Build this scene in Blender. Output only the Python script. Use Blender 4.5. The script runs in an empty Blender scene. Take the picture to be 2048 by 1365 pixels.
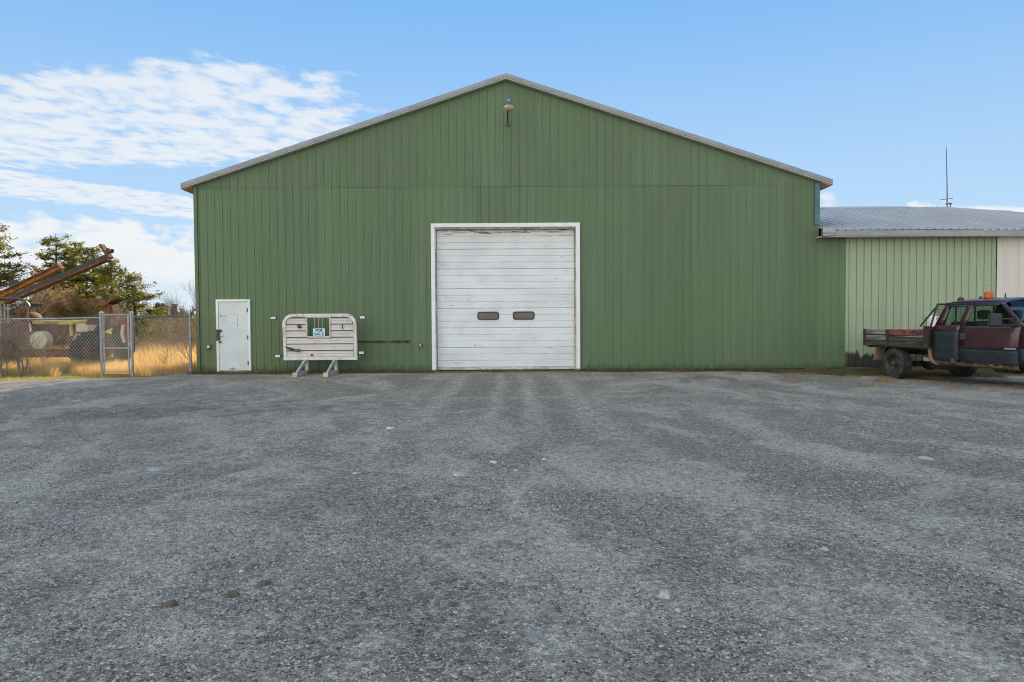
import bpy, math, random
import numpy as np
from mathutils import Vector, Matrix, noise as mnoise

scene = bpy.context.scene
col = scene.collection
R = math.radians
random.seed(7)

# ------------------------------------------------------------------ camera
CAM_H = 1.5
PITCH = math.atan((682.5 - 640.0) / 1365.0)
ROLL = R(0.35)
cam_d = bpy.data.cameras.new('camera')
cam_d.lens = 24.0; cam_d.sensor_width = 36.0; cam_d.clip_start = 0.05; cam_d.clip_end = 6000
cam = bpy.data.objects.new('camera', cam_d); col.objects.link(cam)
_F = Vector((0, math.cos(PITCH), -math.sin(PITCH))); _U0 = Vector((0, math.sin(PITCH), math.cos(PITCH))); _R0 = Vector((1, 0, 0))
_U = _U0 * math.cos(ROLL) + _R0 * math.sin(ROLL); _Rt = _R0 * math.cos(ROLL) - _U0 * math.sin(ROLL)
cam.matrix_world = Matrix(((_Rt.x, _U.x, -_F.x, 0), (_Rt.y, _U.y, -_F.y, 0), (_Rt.z, _U.z, -_F.z, CAM_H), (0, 0, 0, 1)))
scene.camera = cam

# ------------------------------------------------------------------ sun, sky, exposure
SUN_AZ, SUN_EL = 1.5, 15.0          # degrees right of +Y, above the horizon
to_sun = Vector((math.sin(R(SUN_AZ)) * math.cos(R(SUN_EL)), math.cos(R(SUN_AZ)) * math.cos(R(SUN_EL)), math.sin(R(SUN_EL))))
sun_d = bpy.data.lights.new('sun', 'SUN'); sun_d.energy = 5.0; sun_d.angle = R(0.5); sun_d.color = (1.0, 0.83, 0.62)
sun = bpy.data.objects.new('sun', sun_d); col.objects.link(sun)
sun.rotation_euler = (-to_sun).to_track_quat('-Z', 'Y').to_euler(); sun.location = (20, 60, 40)
scene.view_settings.view_transform = 'Standard'
scene.view_settings.look = 'None'
scene.view_settings.gamma = 1.0
scene.view_settings.exposure = 0.9
scene.cycles.use_denoising = True
scene.cycles.filter_width = 1.05
scene.cycles.max_bounces = 6
scene.cycles.transparent_max_bounces = 16
BG = 0.10
CL = 5.0; CLOUD_FILL_GAIN = 2.3


class NT:
    """small helper to write node trees"""
    def __init__(s, tree): s.t = tree
    def n(s, typ, **kw):
        nd = s.t.nodes.new(typ)
        for k, v in kw.items():
            if k.startswith('i_'):
                nd.inputs[k[2:].replace('_', ' ')].default_value = v
            else: setattr(nd, k, v)
        return nd
    def l(s, a, b): s.t.links.new(a, b)
    def put(s, sock, v):
        if hasattr(v, 'is_linked') or isinstance(v, bpy.types.NodeSocket): s.t.links.new(v, sock)
        else: sock.default_value = v
    def math(s, op, a, b=None, c=None, clamp=False):
        nd = s.t.nodes.new('ShaderNodeMath'); nd.operation = op; nd.use_clamp = clamp
        s.put(nd.inputs[0], a)
        if b is not None: s.put(nd.inputs[1], b)
        if c is not None: s.put(nd.inputs[2], c)
        return nd.outputs[0]
    def ss(s, v, a, b, lo=0.0, hi=1.0):
        nd = s.t.nodes.new('ShaderNodeMapRange'); nd.interpolation_type = 'SMOOTHSTEP'
        s.put(nd.inputs['Value'], v); s.put(nd.inputs['From Min'], a); s.put(nd.inputs['From Max'], b)
        nd.inputs['To Min'].default_value = lo; nd.inputs['To Max'].default_value = hi
        return nd.outputs[0]
    def mix(s, fac, a, b, blend='MIX'):
        nd = s.t.nodes.new('ShaderNodeMix'); nd.data_type = 'RGBA'; nd.blend_type = blend
        s.put(nd.inputs[0], fac)
        for sock, v in ((nd.inputs[6], a), (nd.inputs[7], b)):
            if isinstance(v, (tuple, list)): v = tuple(v) + (1.0,) * (4 - len(v))
            s.put(sock, v)
        return nd.outputs[2]
    def noise(s, vec, scale, detail=4.0, rough=0.55, dist=0.0):
        nd = s.t.nodes.new('ShaderNodeTexNoise'); s.l(vec, nd.inputs['Vector'])
        nd.inputs['Scale'].default_value = scale; nd.inputs['Detail'].default_value = detail
        nd.inputs['Roughness'].default_value = rough; nd.inputs['Distortion'].default_value = dist
        return nd.outputs[0]
    def vmul(s, vec, v):
        nd = s.t.nodes.new('ShaderNodeVectorMath'); nd.operation = 'MULTIPLY'; s.l(vec, nd.inputs[0]); nd.inputs[1].default_value = v
        return nd.outputs[0]
    def comb(s, x, y, z):
        nd = s.t.nodes.new('ShaderNodeCombineXYZ')
        for sock, v in zip(nd.inputs, (x, y, z)): s.put(sock, v)
        return nd.outputs[0]


def make_world():
    w = bpy.data.worlds.new('World'); scene.world = w; w.use_nodes = True
    t = w.node_tree; t.nodes.clear(); k = NT(t)
    sky = k.n('ShaderNodeTexSky'); sky.sky_type = 'NISHITA'; sky.sun_disc = False
    sky.sun_elevation = R(SUN_EL); sky.sun_rotation = R(SUN_AZ)
    sky.altitude = 0; sky.air_density = 1.0; sky.dust_density = 0.0; sky.ozone_density = 2.0
    gen = k.n('ShaderNodeTexCoord').outputs['Generated']
    sep = k.n('ShaderNodeSeparateXYZ'); k.l(gen, sep.inputs[0])
    x, y, z = sep.outputs
    zz = k.math('MAXIMUM', z, 0.02)
    u = k.math('DIVIDE', x, zz); v = k.math('DIVIDE', y, zz)
    az = k.math('ARCTAN2', x, y); el = k.math('ARCSINE', z)
    # clear-sky colour: the daylight sky eased towards an even deep-to-pale blue
    pale = k.ss(el, 0.0, 0.62)
    grad = k.mix(pale, (2.75, 3.75, 4.9), (0.65, 2.30, 4.85))
    base = k.mix(0.90, sky.outputs[0], grad)
    # high broken cloud sheets (flat layer seen in perspective)
    wob = k.noise(k.comb(u, v, 0.0), 0.9, 3.0)
    vv = k.math('ADD', v, k.math('MULTIPLY', k.math('SUBTRACT', wob, 0.5), 0.9))
    uu = k.math('ADD', u, k.math('MULTIPLY', k.math('SUBTRACT', wob, 0.5), 0.8))
    lim = k.math('ADD', uu, k.math('MULTIPLY', k.math('SUBTRACT', v, 3.1), 0.30))
    a1 = k.math('MULTIPLY', k.math('MULTIPLY', k.ss(vv, 2.45, 2.95), k.ss(vv, 4.75, 4.2)), k.ss(lim, -0.30, -0.95))
    ww = k.math('SUBTRACT', vv, k.math('MULTIPLY', k.math('ADD', u, 3.3), 1.35))
    a2 = k.math('MULTIPLY', k.math('MULTIPLY', k.ss(ww, 4.2, 4.7), k.ss(ww, 7.2, 6.0)), k.ss(lim, -0.7, -1.3))
    cov = k.math('MAXIMUM', a1, k.math('MULTIPLY', a2, 1.06))
    # unseen cloud added left and behind the viewer, lifting and whitening the fill light
    cov = k.math('MAXIMUM', cov, k.math('MULTIPLY', k.ss(k.math('ADD', y, k.math('MULTIPLY', x, 0.8)), 0.1, -0.45), 1.12))
    rot = k.comb(k.math('ADD', k.math('MULTIPLY', u, 0.9), k.math('MULTIPLY', v, 0.25)), k.math('SUBTRACT', k.math('MULTIPLY', v, 0.72), k.math('MULTIPLY', u, 0.30)), 0.0)
    cell = k.noise(rot, 7.6, 6.0, 0.56, 0.15)
    big = k.noise(k.comb(u, v, 3.0), 1.6, 3.0)
    d1 = k.math('ADD', k.math('MULTIPLY', cell, 0.85), k.math('MULTIPLY', big, 0.25))
    d1 = k.math('ADD', d1, k.math('MULTIPLY', k.math('SUBTRACT', cov, 1.0), 0.42))
    sheet = k.ss(d1, 0.35, 0.62)
    # a few small wisps elsewhere
    wis = k.ss(k.noise(k.comb(u, v, 9.0), 2.3, 5.0, 0.6), 0.735, 0.80)
    wis = k.math('MULTIPLY', wis, k.ss(v, 4.0, 3.0, 0.0, 0.5))
    # heaped cloud bank along the horizon
    cvec = k.comb(k.math('MULTIPLY', az, 1.0), k.math('MULTIPLY', el, 2.1), 0.0)
    puff = k.noise(cvec, 11.0, 7.0, 0.52, 0.15)
    low = k.noise(k.comb(az, 0.0, 4.0), 4.2, 2.0)
    top = k.math('ADD', 0.142, k.math('MULTIPLY', k.math('SUBTRACT', low, 0.5), 0.13))
    h = k.math('DIVIDE', k.math('SUBTRACT', top, el), 0.055)
    d2 = k.math('ADD', puff, k.math('MULTIPLY', k.math('MINIMUM', h, 0.85), 0.26))
    bank = k.math('MULTIPLY', k.ss(d2, 0.50, 0.61), k.ss(el, 0.02, 0.075, 0.35, 1.0))
    under = k.ss(k.noise(k.comb(az, k.math('MULTIPLY', k.math('ADD', el, 0.012), 2.1), 0.0), 11.0, 7.0, 0.52, 0.15), 0.42, 0.62)
    shade = k.math('MULTIPLY', k.ss(h, 0.7, 2.6), k.ss(under, 1.0, 0.0))
    # unseen cloud opposite the sun made brighter and warmer to fill the shaded side
    front = k.ss(k.math('ADD', k.math('MULTIPLY', y, math.cos(R(SUN_AZ))), k.math('MULTIPLY', x, math.sin(R(SUN_AZ)))), 0.6, -0.7, 1.0, CLOUD_FILL_GAIN)
    turned = k.ss(front, 1.0, CLOUD_FILL_GAIN)
    tint = k.mix(turned, (CL * .97, CL * .985, CL), (CL * 1.06, CL * .98, CL * .84))
    wv = k.n('ShaderNodeVectorMath'); wv.operation = 'SCALE'; k.l(tint, wv.inputs[0]); k.l(front, wv.inputs['Scale'])
    white = wv.outputs[0]
    c2 = k.mix(k.math('MULTIPLY', shade, 0.85), white, (3.3, 3.95, 4.75))
    cw = k.mix(k.math('MULTIPLY', k.ss(d1, 0.50, 0.72, 0.0, 1.0), 0.30), k.mix(0.16, white, base), white)
    skyc = k.mix(k.math('MULTIPLY', sheet, 0.9), base, cw)
    skyc = k.mix(wis, skyc, white)
    skyc = k.mix(k.math('MULTIPLY', bank, 0.93), skyc, c2)
    bg = k.n('ShaderNodeBackground'); bg.inputs[1].default_value = BG
    k.l(skyc, bg.inputs[0])
    o = k.n('ShaderNodeOutputWorld'); k.l(bg.outputs[0], o.inputs[0])
make_world()
scene.world.cycles.sampling_method = 'MANUAL'
scene.world.cycles.sample_map_resolution = 512


# ------------------------------------------------------------------ materials
MATS = {}
def mat(name, c1, c2=None, scale=4.0, lohi=(0.4, 0.62), rough=0.6, metal=0.0, bump=0.0, bscale=40.0, stretch=(1, 1, 1), c3=None, s3=1.0, lohi3=(0.55, 0.68),
        stretch3=(1, 1, 1), spec=0.5, rnd=0.0, island=0.0, transl=0.0, coat=0.0, alpha=None, emit=None, detail=5.0, rough2=None):
    if name in MATS: return MATS[name]
    m = bpy.data.materials.new(name); m.use_nodes = True; MATS[name] = m
    t = m.node_tree; k = NT(t); b = t.nodes['Principled BSDF']
    co = k.n('ShaderNodeTexCoord').outputs['Object']
    c = tuple(c1) + (1,)
    out = None
    if c2 is not None:
        f = k.ss(k.noise(k.vmul(co, stretch), scale, detail, 0.6), lohi[0], lohi[1])
        out = k.mix(f, c1, c2)
        if rough2 is not None: k.l(k.math('ADD', k.math('MULTIPLY', f, rough2 - rough), rough), b.inputs['Roughness'])
    if c3 is not None:
        f3 = k.ss(k.noise(k.vmul(co, stretch3), s3, 6.0, 0.62), lohi3[0], lohi3[1])
        out = k.mix(f3, out if out else c1, c3)
    if rnd or island:
        r = k.n('ShaderNodeObjectInfo').outputs['Random'] if rnd else k.n('ShaderNodeNewGeometry').outputs['Random Per Island']
        amt = rnd or island
        g = k.math('ADD', k.math('MULTIPLY', r, 2 * amt), 1 - amt)
        hs = k.n('ShaderNodeHueSaturation'); k.l(g, hs.inputs['Value'])
        if out: k.l(out, hs.inputs['Color'])
        else: hs.inputs['Color'].default_value = c
        out = hs.outputs[0]
    if out: k.l(out, b.inputs['Base Color'])
    else: b.inputs['Base Color'].default_value = c
    if rough2 is None or c2 is None: b.inputs['Roughness'].default_value = rough
    b.inputs['Metallic'].default_value = metal
    b.inputs['Specular IOR Level'].default_value = spec
    if coat: b.inputs['Coat Weight'].default_value = coat; b.inputs['Coat Roughness'].default_value = 0.15
    if bump:
        bp = k.n('ShaderNodeBump'); bp.inputs['Strength'].default_value = bump; bp.inputs['Distance'].default_value = 0.02
        k.l(k.noise(k.vmul(co, stretch), bscale, 5.0, 0.6), bp.inputs['Height']); k.l(bp.outputs[0], b.inputs['Normal'])
    if transl:
        tr = k.n('ShaderNodeBsdfTranslucent')
        if out: k.l(out, tr.inputs[0])
        else: tr.inputs[0].default_value = c
        mx = k.n('ShaderNodeMixShader'); mx.inputs[0].default_value = transl
        k.l(b.outputs[0], mx.inputs[1]); k.l(tr.outputs[0], mx.inputs[2])
        k.l(mx.outputs[0], t.nodes['Material Output'].inputs[0])
    return m

def glass(name, tint, mixf=0.35):
    if name in MATS: return MATS[name]
    m = bpy.data.materials.new(name); m.use_nodes = True; MATS[name] = m
    t = m.node_tree; k = NT(t); t.nodes.remove(t.nodes['Principled BSDF'])
    tr = k.n('ShaderNodeBsdfTransparent'); tr.inputs[0].default_value = tuple(tint) + (1,)
    gl = k.n('ShaderNodeBsdfGlossy'); gl.inputs['Roughness'].default_value = 0.03; gl.inputs[0].default_value = (0.9, 0.95, 1, 1)
    fr = k.n('ShaderNodeFresnel'); fr.inputs[0].default_value = 1.5
    mx = k.n('ShaderNodeMixShader')
    k.l(k.math('MULTIPLY', fr.outputs[0], 0.8), mx.inputs[0]); k.l(tr.outputs[0], mx.inputs[1]); k.l(gl.outputs[0], mx.inputs[2])
    k.l(mx.outputs[0], t.nodes['Material Output'].inputs[0])
    return m


# ------------------------------------------------------------------ mesh helpers
class MB:
    def __init__(s): s.v = []; s.f = []
    def add(s, vs, fs):
        o = len(s.v); s.v += [tuple(p) for p in vs]; s.f += [tuple(i + o for i in q) for q in fs]; return s
    def box(s, x0, x1, y0, y1, z0, z1):
        return s.add([(x0, y0, z0), (x1, y0, z0), (x1, y1, z0), (x0, y1, z0), (x0, y0, z1), (x1, y0, z1), (x1, y1, z1), (x0, y1, z1)],
                     [(0, 3, 2, 1), (4, 5, 6, 7), (0, 1, 5, 4), (1, 2, 6, 5), (2, 3, 7, 6), (3, 0, 4, 7)])
    def beam(s, a, b, w, h, up=(0, 0, 1)):
        a = Vector(a); b = Vector(b); d = (b - a).normalized(); up = Vector(up)
        if abs(d.dot(up)) > 0.98: up = Vector((0, 1, 0))
        x = d.cross(up).normalized() * (w / 2); y = x.cross(d).normalized() * (h / 2)
        vs = [a - x - y, a + x - y, a + x + y, a - x + y, b - x - y, b + x - y, b + x + y, b - x + y]
        return s.add(vs, [(0, 1, 2, 3), (7, 6, 5, 4), (0, 4, 5, 1), (1, 5, 6, 2), (2, 6, 7, 3), (3, 7, 4, 0)])
    def tube(s, pts, r, n=8, caps=True):
        pts = [Vector(p) for p in pts]; m = len(pts)
        rs = r if isinstance(r, (list, tuple)) else [r] * m
        t0 = (pts[1] - pts[0]).normalized()
        ref = Vector((0, 0, 1)) if abs(t0.z) < 0.9 else Vector((1, 0, 0))
        x = t0.cross(ref).normalized(); o = len(s.v)
        for i, p in enumerate(pts):
            t = (pts[min(i + 1, m - 1)] - pts[max(i - 1, 0)]).normalized()
            x = (x - t * x.dot(t)).normalized(); y = t.cross(x)
            for j in range(n):
                a = 2 * math.pi * j / n
                s.v.append(tuple(p + (x * math.cos(a) + y * math.sin(a)) * rs[i]))
        for i in range(m - 1):
            for j in range(n):
                q = o + i * n + j; q2 = o + i * n + (j + 1) % n
                s.f.append((q, q2, q2 + n, q + n))
        if caps:
            s.f.append(tuple(o + j for j in range(n))[::-1]); s.f.append(tuple(o + (m - 1) * n + j for j in range(n)))
        return s
    def lathe(s, prof, n=24, c=(0, 0, 0), axis='z', closed=False):
        """prof: list of (r, h) along axis"""
        o = len(s.v); m = len(prof)
        for (r, h) in prof:
            for j in range(n):
                a = 2 * math.pi * j / n; p = (r * math.cos(a), r * math.sin(a), h)
                if axis == 'y': p = (p[0], p[2], p[1])
                elif axis == 'x': p = (p[2], p[0], p[1])
                s.v.append((p[0] + c[0], p[1] + c[1], p[2] + c[2]))
        for i in range(m if closed else m - 1):
            for j in range(n):
                i2 = (i + 1) % m
                q = (o + i * n + j, o + i * n + (j + 1) % n, o + i2 * n + (j + 1) % n, o + i2 * n + j)
                s.f.append(q if axis != 'y' else q[::-1])
        if not closed:
            a = tuple(o + j for j in range(n)); b = tuple(o + (m - 1) * n + j for j in range(n))
            s.f.append(a[::-1]); s.f.append(b)
        return s
    def prism(s, poly, y0, y1, axis='y'):
        """poly in (x,z) extruded along y (axis='y'); axis='x': poly (y,z) along x; axis='z': poly (x,y) along z"""
        n = len(poly); o = len(s.v)
        for yy in (y0, y1):
            for (a, b) in poly:
                s.v.append((a, yy, b) if axis == 'y' else ((yy, a, b) if axis == 'x' else (a, b, yy)))
        s.f.append(tuple(o + i for i in range(n))); s.f.append(tuple(o + n + i for i in range(n))[::-1])
        for i in range(n):
            j = (i + 1) % n; s.f.append((o + j, o + i, o + n + i, o + n + j))
        return s
    def grid(s, rows):
        o = len(s.v); m = len(rows); n = len(rows[0])
        for r in rows:
            for p in r: s.v.append(tuple(p))
        for i in range(m - 1):
            for j in range(n - 1):
                q = o + i * n + j; s.f.append((q, q + 1, q + n + 1, q + n))
        return s
    def build(s, name, material, parent=None, smooth=False, bevel=0.0, solid=0.0, kind=None, label=None, offset=0.0):
        me = bpy.data.meshes.new(name); me.from_pydata(s.v, [], s.f); me.update()
        if material: me.materials.append(material)
        if smooth:
            for p in me.polygons: p.use_smooth = True
            try: me.set_sharp_from_angle(angle=R(40))
            except Exception: pass
        o = bpy.data.objects.new(name, me); col.objects.link(o)
        if parent is not None: o.parent = parent
        if solid:
            md = o.modifiers.new('solid', 'SOLIDIFY'); md.thickness = solid; md.offset = offset
        if bevel:
            md = o.modifiers.new('bevel', 'BEVEL'); md.width = bevel; md.segments = 2; md.limit_method = 'ANGLE'; md.angle_limit = R(40)
        if kind: o['kind'] = kind
        if label: o['label'] = label
        return o

def thing(name, label, cat, loc=(0, 0, 0), rz=0.0, group=None):
    o = bpy.data.objects.new(name, None); col.objects.link(o); o.empty_display_size = 0.3
    o.location = loc; o.rotation_euler = (0, 0, rz); tag(o, label, cat, group); return o
def tag(o, label, cat, group=None):
    o['label'] = label; o['category'] = cat
    if group: o['group'] = group
    return o
def text_mesh(name, txt, size, material, parent, loc, depth=0.003, sx=1.0, bold=0.0):
    c = bpy.data.curves.new(name + '_c', 'FONT'); c.body = txt; c.size = size; c.extrude = depth; c.align_x = 'CENTER'; c.align_y = 'CENTER'
    c.offset = bold; c.resolution_u = 3
    tmp = bpy.data.objects.new(name + '_t', c); col.objects.link(tmp)
    bpy.context.view_layer.update()
    me = bpy.data.meshes.new_from_object(tmp.evaluated_get(bpy.context.evaluated_depsgraph_get()))
    bpy.data.objects.remove(tmp); bpy.data.curves.remove(c)
    me.materials.clear(); me.materials.append(material)
    o = bpy.data.objects.new(name, me); col.objects.link(o); o.parent = parent
    o.location = loc; o.rotation_euler = (R(90), 0, 0); o.scale = (sx, 1, 1)
    return o

def ray(px, py):
    return _F + _Rt * ((px - 1024) / 1365.0) + _U * ((682.5 - py) / 1365.0)
def at_depth(px, py, Y):            # a pixel's point on the upright plane at distance Y
    d = ray(px, py); p = Vector((0, 0, CAM_H)) + d * (Y / d.y); return p
def on_ground(px, py, z=0.0):
    d = ray(px, py); return Vector((0, 0, CAM_H)) + d * ((z - CAM_H) / d.z)

def sstep(a, b, x):
    t = min(1, max(0, (x - a) / (b - a))); return t * t * (3 - 2 * t)

# ------------------------------------------------------------------ ground
D = 20.07                     # distance of the front walls
def gz(x, y):                 # height of the ground
    h = -0.085 * sstep(6.5, 10.0, x) * sstep(13.5, 17.5, y) * sstep(26, 21, y)
    h += 0.16 * sstep(-8.6, -10.4, x) * sstep(18.8, 15.5, y) * sstep(5.0, 12.0, y) * sstep(-40, -25, x)
    near = sstep(60, 25, abs(y)) * sstep(60, 25, abs(x))
    n = mnoise.noise(Vector((x * 0.35, y * 0.35, 1.3))) * 0.018 + mnoise.noise(Vector((x * 1.1, y * 1.1, 7.7))) * 0.008
    flat = sstep(20.4, 18.6, y) if abs(x) < 16 else 1
    return h + n * near * flat - 0.004

def ground_material():
    m = bpy.data.materials.new('gravel_and_field'); m.use_nodes = True
    t = m.node_tree; k = NT(t); b = t.nodes['Principled BSDF']
    pos = k.n('ShaderNodeNewGeometry').outputs['Position']
    sep = k.n('ShaderNodeSeparateXYZ'); k.l(pos, sep.inputs[0]); x, y, z = sep.outputs
    # gravel: stones of several sizes in a matrix of fines
    def vor(scale, feat='F1', out='Color', rnd=1.0):
        nd = k.n('ShaderNodeTexVoronoi'); nd.feature = feat; nd.inputs['Scale'].default_value = scale; nd.inputs['Randomness'].default_value = rnd; k.l(pos, nd.inputs['Vector'])
        return nd
    va = vor(95.0); vb = vor(36.0); vc = vor(13.0)
    bw = k.n('ShaderNodeRGBToBW'); k.l(va.outputs['Color'], bw.inputs[0])
    bw2 = k.n('ShaderNodeRGBToBW'); k.l(vb.outputs['Color'], bw2.inputs[0])
    bw3 = k.n('ShaderNodeRGBToBW'); k.l(vc.outputs['Color'], bw3.inputs[0])
    grain = k.noise(pos, 17.0, 5.0, 0.72)
    # broad worn and loose areas
    swirl = k.noise(pos, 0.22, 3.0, 0.5)
    sv = k.comb(k.math('ADD', k.math('MULTIPLY', x, 1.05), k.math('MULTIPLY', swirl, 5.0)), k.math('ADD', k.math('MULTIPLY', y, 0.42), k.math('MULTIPLY', x, 0.12)), 0.0)
    patch = k.noise(sv, 0.8, 6.0, 0.64, 0.5)
    patch2 = k.noise(pos, 2.6, 6.0, 0.66, 0.3)
    worn = k.ss(k.math('ADD', k.math('MULTIPLY', patch, 0.7), k.math('MULTIPLY', patch2, 0.3)), 0.44, 0.58)
    # wheel tracks leading out of the big door
    wx = k.math('ADD', x, k.math('MULTIPLY', k.math('SUBTRACT', k.noise(k.comb(0.0, y, 0.0), 0.35, 2.0), 0.5), 0.35))
    wx = k.math('ADD', wx, k.math('MULTIPLY', k.math('SUBTRACT', patch2, 0.5), 0.45))
    tr = None
    for c0, w0 in ((-1.34, 0.20), (-0.30, 0.13), (0.33, 0.16), (1.22, 0.22)):
        d_ = k.math('ABSOLUTE', k.math('SUBTRACT', wx, c0))
        f_ = k.ss(d_, w0 * 2.1, w0 * 0.2)
        tr = f_ if tr is None else k.math('MAXIMUM', tr, f_)
    tr = k.math('MULTIPLY', tr, k.math('MULTIPLY', k.ss(y, 6.5, 11.0), k.ss(y, 20.3, 17.5)))
    jit = k.math('MULTIPLY', k.math('SUBTRACT', patch2, 0.5), 0.6)
    for cx_, cy_, r0_ in ((-12.5, 9.6, 11.0), (-12.5, 9.6, 9.2), (13.5, 10.2, 12.2), (13.5, 10.2, 10.3), (3.0, -22.0, 33.4), (3.0, -22.0, 35.3), (-8.0, -14.0, 22.0), (-8.0, -14.0, 19.8), (16.0, -6.0, 15.5), (16.0, -6.0, 13.6)):
        rad = k.math('SQRT', k.math('ADD', k.math('POWER', k.math('SUBTRACT', x, cx_), 2.0), k.math('POWER', k.math('SUBTRACT', y, cy_), 2.0)))
        d_ = k.math('ABSOLUTE', k.math('SUBTRACT', k.math('ADD', rad, jit), r0_))
        tr = k.math('MAXIMUM', tr, k.math('MULTIPLY', k.ss(d_, 0.42, 0.08), k.ss(patch, 0.30, 0.50, 0.15, 0.85)))
    between = k.math('MULTIPLY', k.ss(k.math('ABSOLUTE', x), 2.3, 1.2), k.math('MULTIPLY', k.ss(y, 8.0, 12.0), k.ss(y, 20.3, 18.0)))
    worn = k.math('MULTIPLY', worn, k.math('SUBTRACT', 1.0, k.math('MULTIPLY', between, 0.75)))
    tr = k.math('MULTIPLY', tr, k.ss(k.noise(pos, 4.5, 5.0, 0.7), 0.34, 0.62, 0.25, 1.0))
    worn = k.math('MAXIMUM', k.math('MULTIPLY', worn, 0.85), tr)
    # damp dark streak on the left of the yard, with its own ragged outline
    dxx = k.math('ADD', x, 5.6); dyy = k.math('SUBTRACT', y, 11.6)
    ell = k.math('ADD', k.math('POWER', k.math('DIVIDE', k.math('SUBTRACT', dxx, k.math('MULTIPLY', dyy, 1.3)), 3.2), 2.0), k.math('POWER', k.math('DIVIDE', dyy, 1.3), 2.0))
    damp = k.ss(k.math('ADD', ell, k.math('MULTIPLY', k.math('SUBTRACT', patch2, 0.5), 5.0)), 1.3, -0.3)
    fines = k.mix(worn, (0.112, 0.104, 0.091), (0.345, 0.320, 0.276))
    fines = k.mix(k.math('MULTIPLY', k.ss(k.noise(pos, 0.75, 5.0, 0.62), 0.52, 0.64), 0.60), fines, (0.290, 0.240, 0.168))
    stone = k.mix(k.math('POWER', bw.outputs[0], 1.3), (0.026, 0.024, 0.022), (0.66, 0.615, 0.545))
    st2 = k.mix(bw2.outputs[0], (0.050, 0.047, 0.041), (0.52, 0.485, 0.42))
    st3 = k.mix(bw3.outputs[0], (0.085, 0.080, 0.071), (0.40, 0.375, 0.33))
    stone = k.mix(k.ss(k.noise(pos, 55.0, 2.0), 0.46, 0.54), stone, st2); stone = k.mix(k.ss(k.noise(pos, 16.0, 3.0), 0.54, 0.60), stone, st3)
    amt = k.math('SUBTRACT', 0.95, k.math('MULTIPLY', worn, 0.45))
    grav = k.mix(amt, fines, stone)
    gfac = k.math('ADD', 0.80, k.math('MULTIPLY', k.ss(grain, 0.36, 0.64), 0.45))
    gfac = k.math('MULTIPLY', gfac, k.math('ADD', 0.69, k.math('MULTIPLY', worn, 0.47)))
    gm_ = k.n('ShaderNodeVectorMath'); gm_.operation = 'SCALE'; k.l(grav, gm_.inputs[0]); k.l(gfac, gm_.inputs['Scale'])
    grav = gm_.outputs[0]
    pale = k.math('MULTIPLY', k.ss(bw.outputs[0], 0.80, 0.86), 0.6)
    grav = k.mix(k.math('MULTIPLY', pale, k.ss(grain, 0.45, 0.6)), grav, (0.62, 0.60, 0.56))
    grav = k.mix(k.math('MULTIPLY', damp, 0.40), grav, (0.05, 0.048, 0.044))
    grav = k.mix(1.0, grav, (1.12, 1.07, 1.00), 'MULTIPLY')
    # soil and thin turf by the walls
    edge = k.math('ADD', k.math('MULTIPLY', k.math('SUBTRACT', k.noise(pos, 1.6, 4.0), 0.5), 1.1), y)
    wallw = k.math('ADD', 19.25, k.math('MULTIPLY', k.ss(x, 6.0, 9.5), -1.0))
    dirt = k.ss(k.math('SUBTRACT', edge, wallw), 0.0, 0.35)
    indoor = k.math('MULTIPLY', k.ss(x, -9.6, -9.2), 1.0)
    soil = k.mix(k.ss(k.noise(pos, 9.0, 5.0), 0.4, 0.62), (0.075, 0.062, 0.045), (0.17, 0.145, 0.10))
    grav = k.mix(k.math('MULTIPLY', k.math('MULTIPLY', dirt, indoor), 0.85), grav, soil)
    # field on the left and all round beyond the yard
    en = k.math('MULTIPLY', k.math('SUBTRACT', k.noise(pos, 0.9, 5.0, 0.6), 0.5), 1.6)
    s_edge = k.math('ADD', k.math('ADD', k.math('MULTIPLY', k.math('ADD', x, 9.6), -0.30), k.math('SUBTRACT', y, 19.3)), k.math('MULTIPLY', k.ss(x, -9.8, -16.0), 2.0))
    # line of the verge: from the building corner towards the left front
    verge = k.math('SUBTRACT', k.math('ADD', y, k.math('MULTIPLY', k.math('ADD', x, 9.6), -1.6)), 19.0)
    verge = k.math('ADD', verge, en)
    out1 = k.math('MULTIPLY', k.ss(verge, -0.1, 0.5), k.ss(x, -9.0, -9.8))
    sand = k.math('MULTIPLY', k.ss(verge, -1.3, -0.2), k.ss(x, -9.0, -9.8))
    far = k.math('MAXIMUM', k.ss(y, 21.0, 22.0), k.ss(k.math('ABSOLUTE', x), 30.0, 34.0))
    far = k.math('MAXIMUM', far, k.ss(y, -28.0, -34.0))
    turf = k.mix(k.ss(k.noise(pos, 3.5, 5.0, 0.65), 0.38, 0.62), (0.34, 0.25, 0.105), (0.17, 0.17, 0.045))
    turf = k.mix(k.ss(k.noise(pos, 14.0, 4.0), 0.5, 0.7), turf, (0.42, 0.32, 0.16))
    hay = k.mix(k.ss(k.noise(pos, 0.6, 5.0, 0.65), 0.35, 0.62), (0.40, 0.28, 0.12), (0.27, 0.20, 0.085))
    grav = k.mix(sand, grav, k.mix(k.ss(k.noise(pos, 30.0, 3.0), 0.3, 0.7), (0.30, 0.25, 0.18), (0.46, 0.40, 0.30)))
    colr = k.mix(out1, grav, turf)
    colr = k.mix(far, colr, hay)
    k.l(colr, b.inputs['Base Color'])
    b.inputs['Roughness'].default_value = 0.92; b.inputs['Specular IOR Level'].default_value = 0.25
    hgt = k.math('ADD', k.math('MULTIPLY', va.outputs['Distance'], -0.45), k.math('MULTIPLY', vb.outputs['Distance'], k.math('ADD', -0.7, k.math('MULTIPLY', worn, 0.5))))
    hgt = k.math('ADD', hgt, k.math('MULTIPLY', grain, 0.3))
    bp = k.n('ShaderNodeBump'); bp.inputs['Strength'].default_value = 0.85; bp.inputs['Distance'].default_value = 0.016
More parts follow.
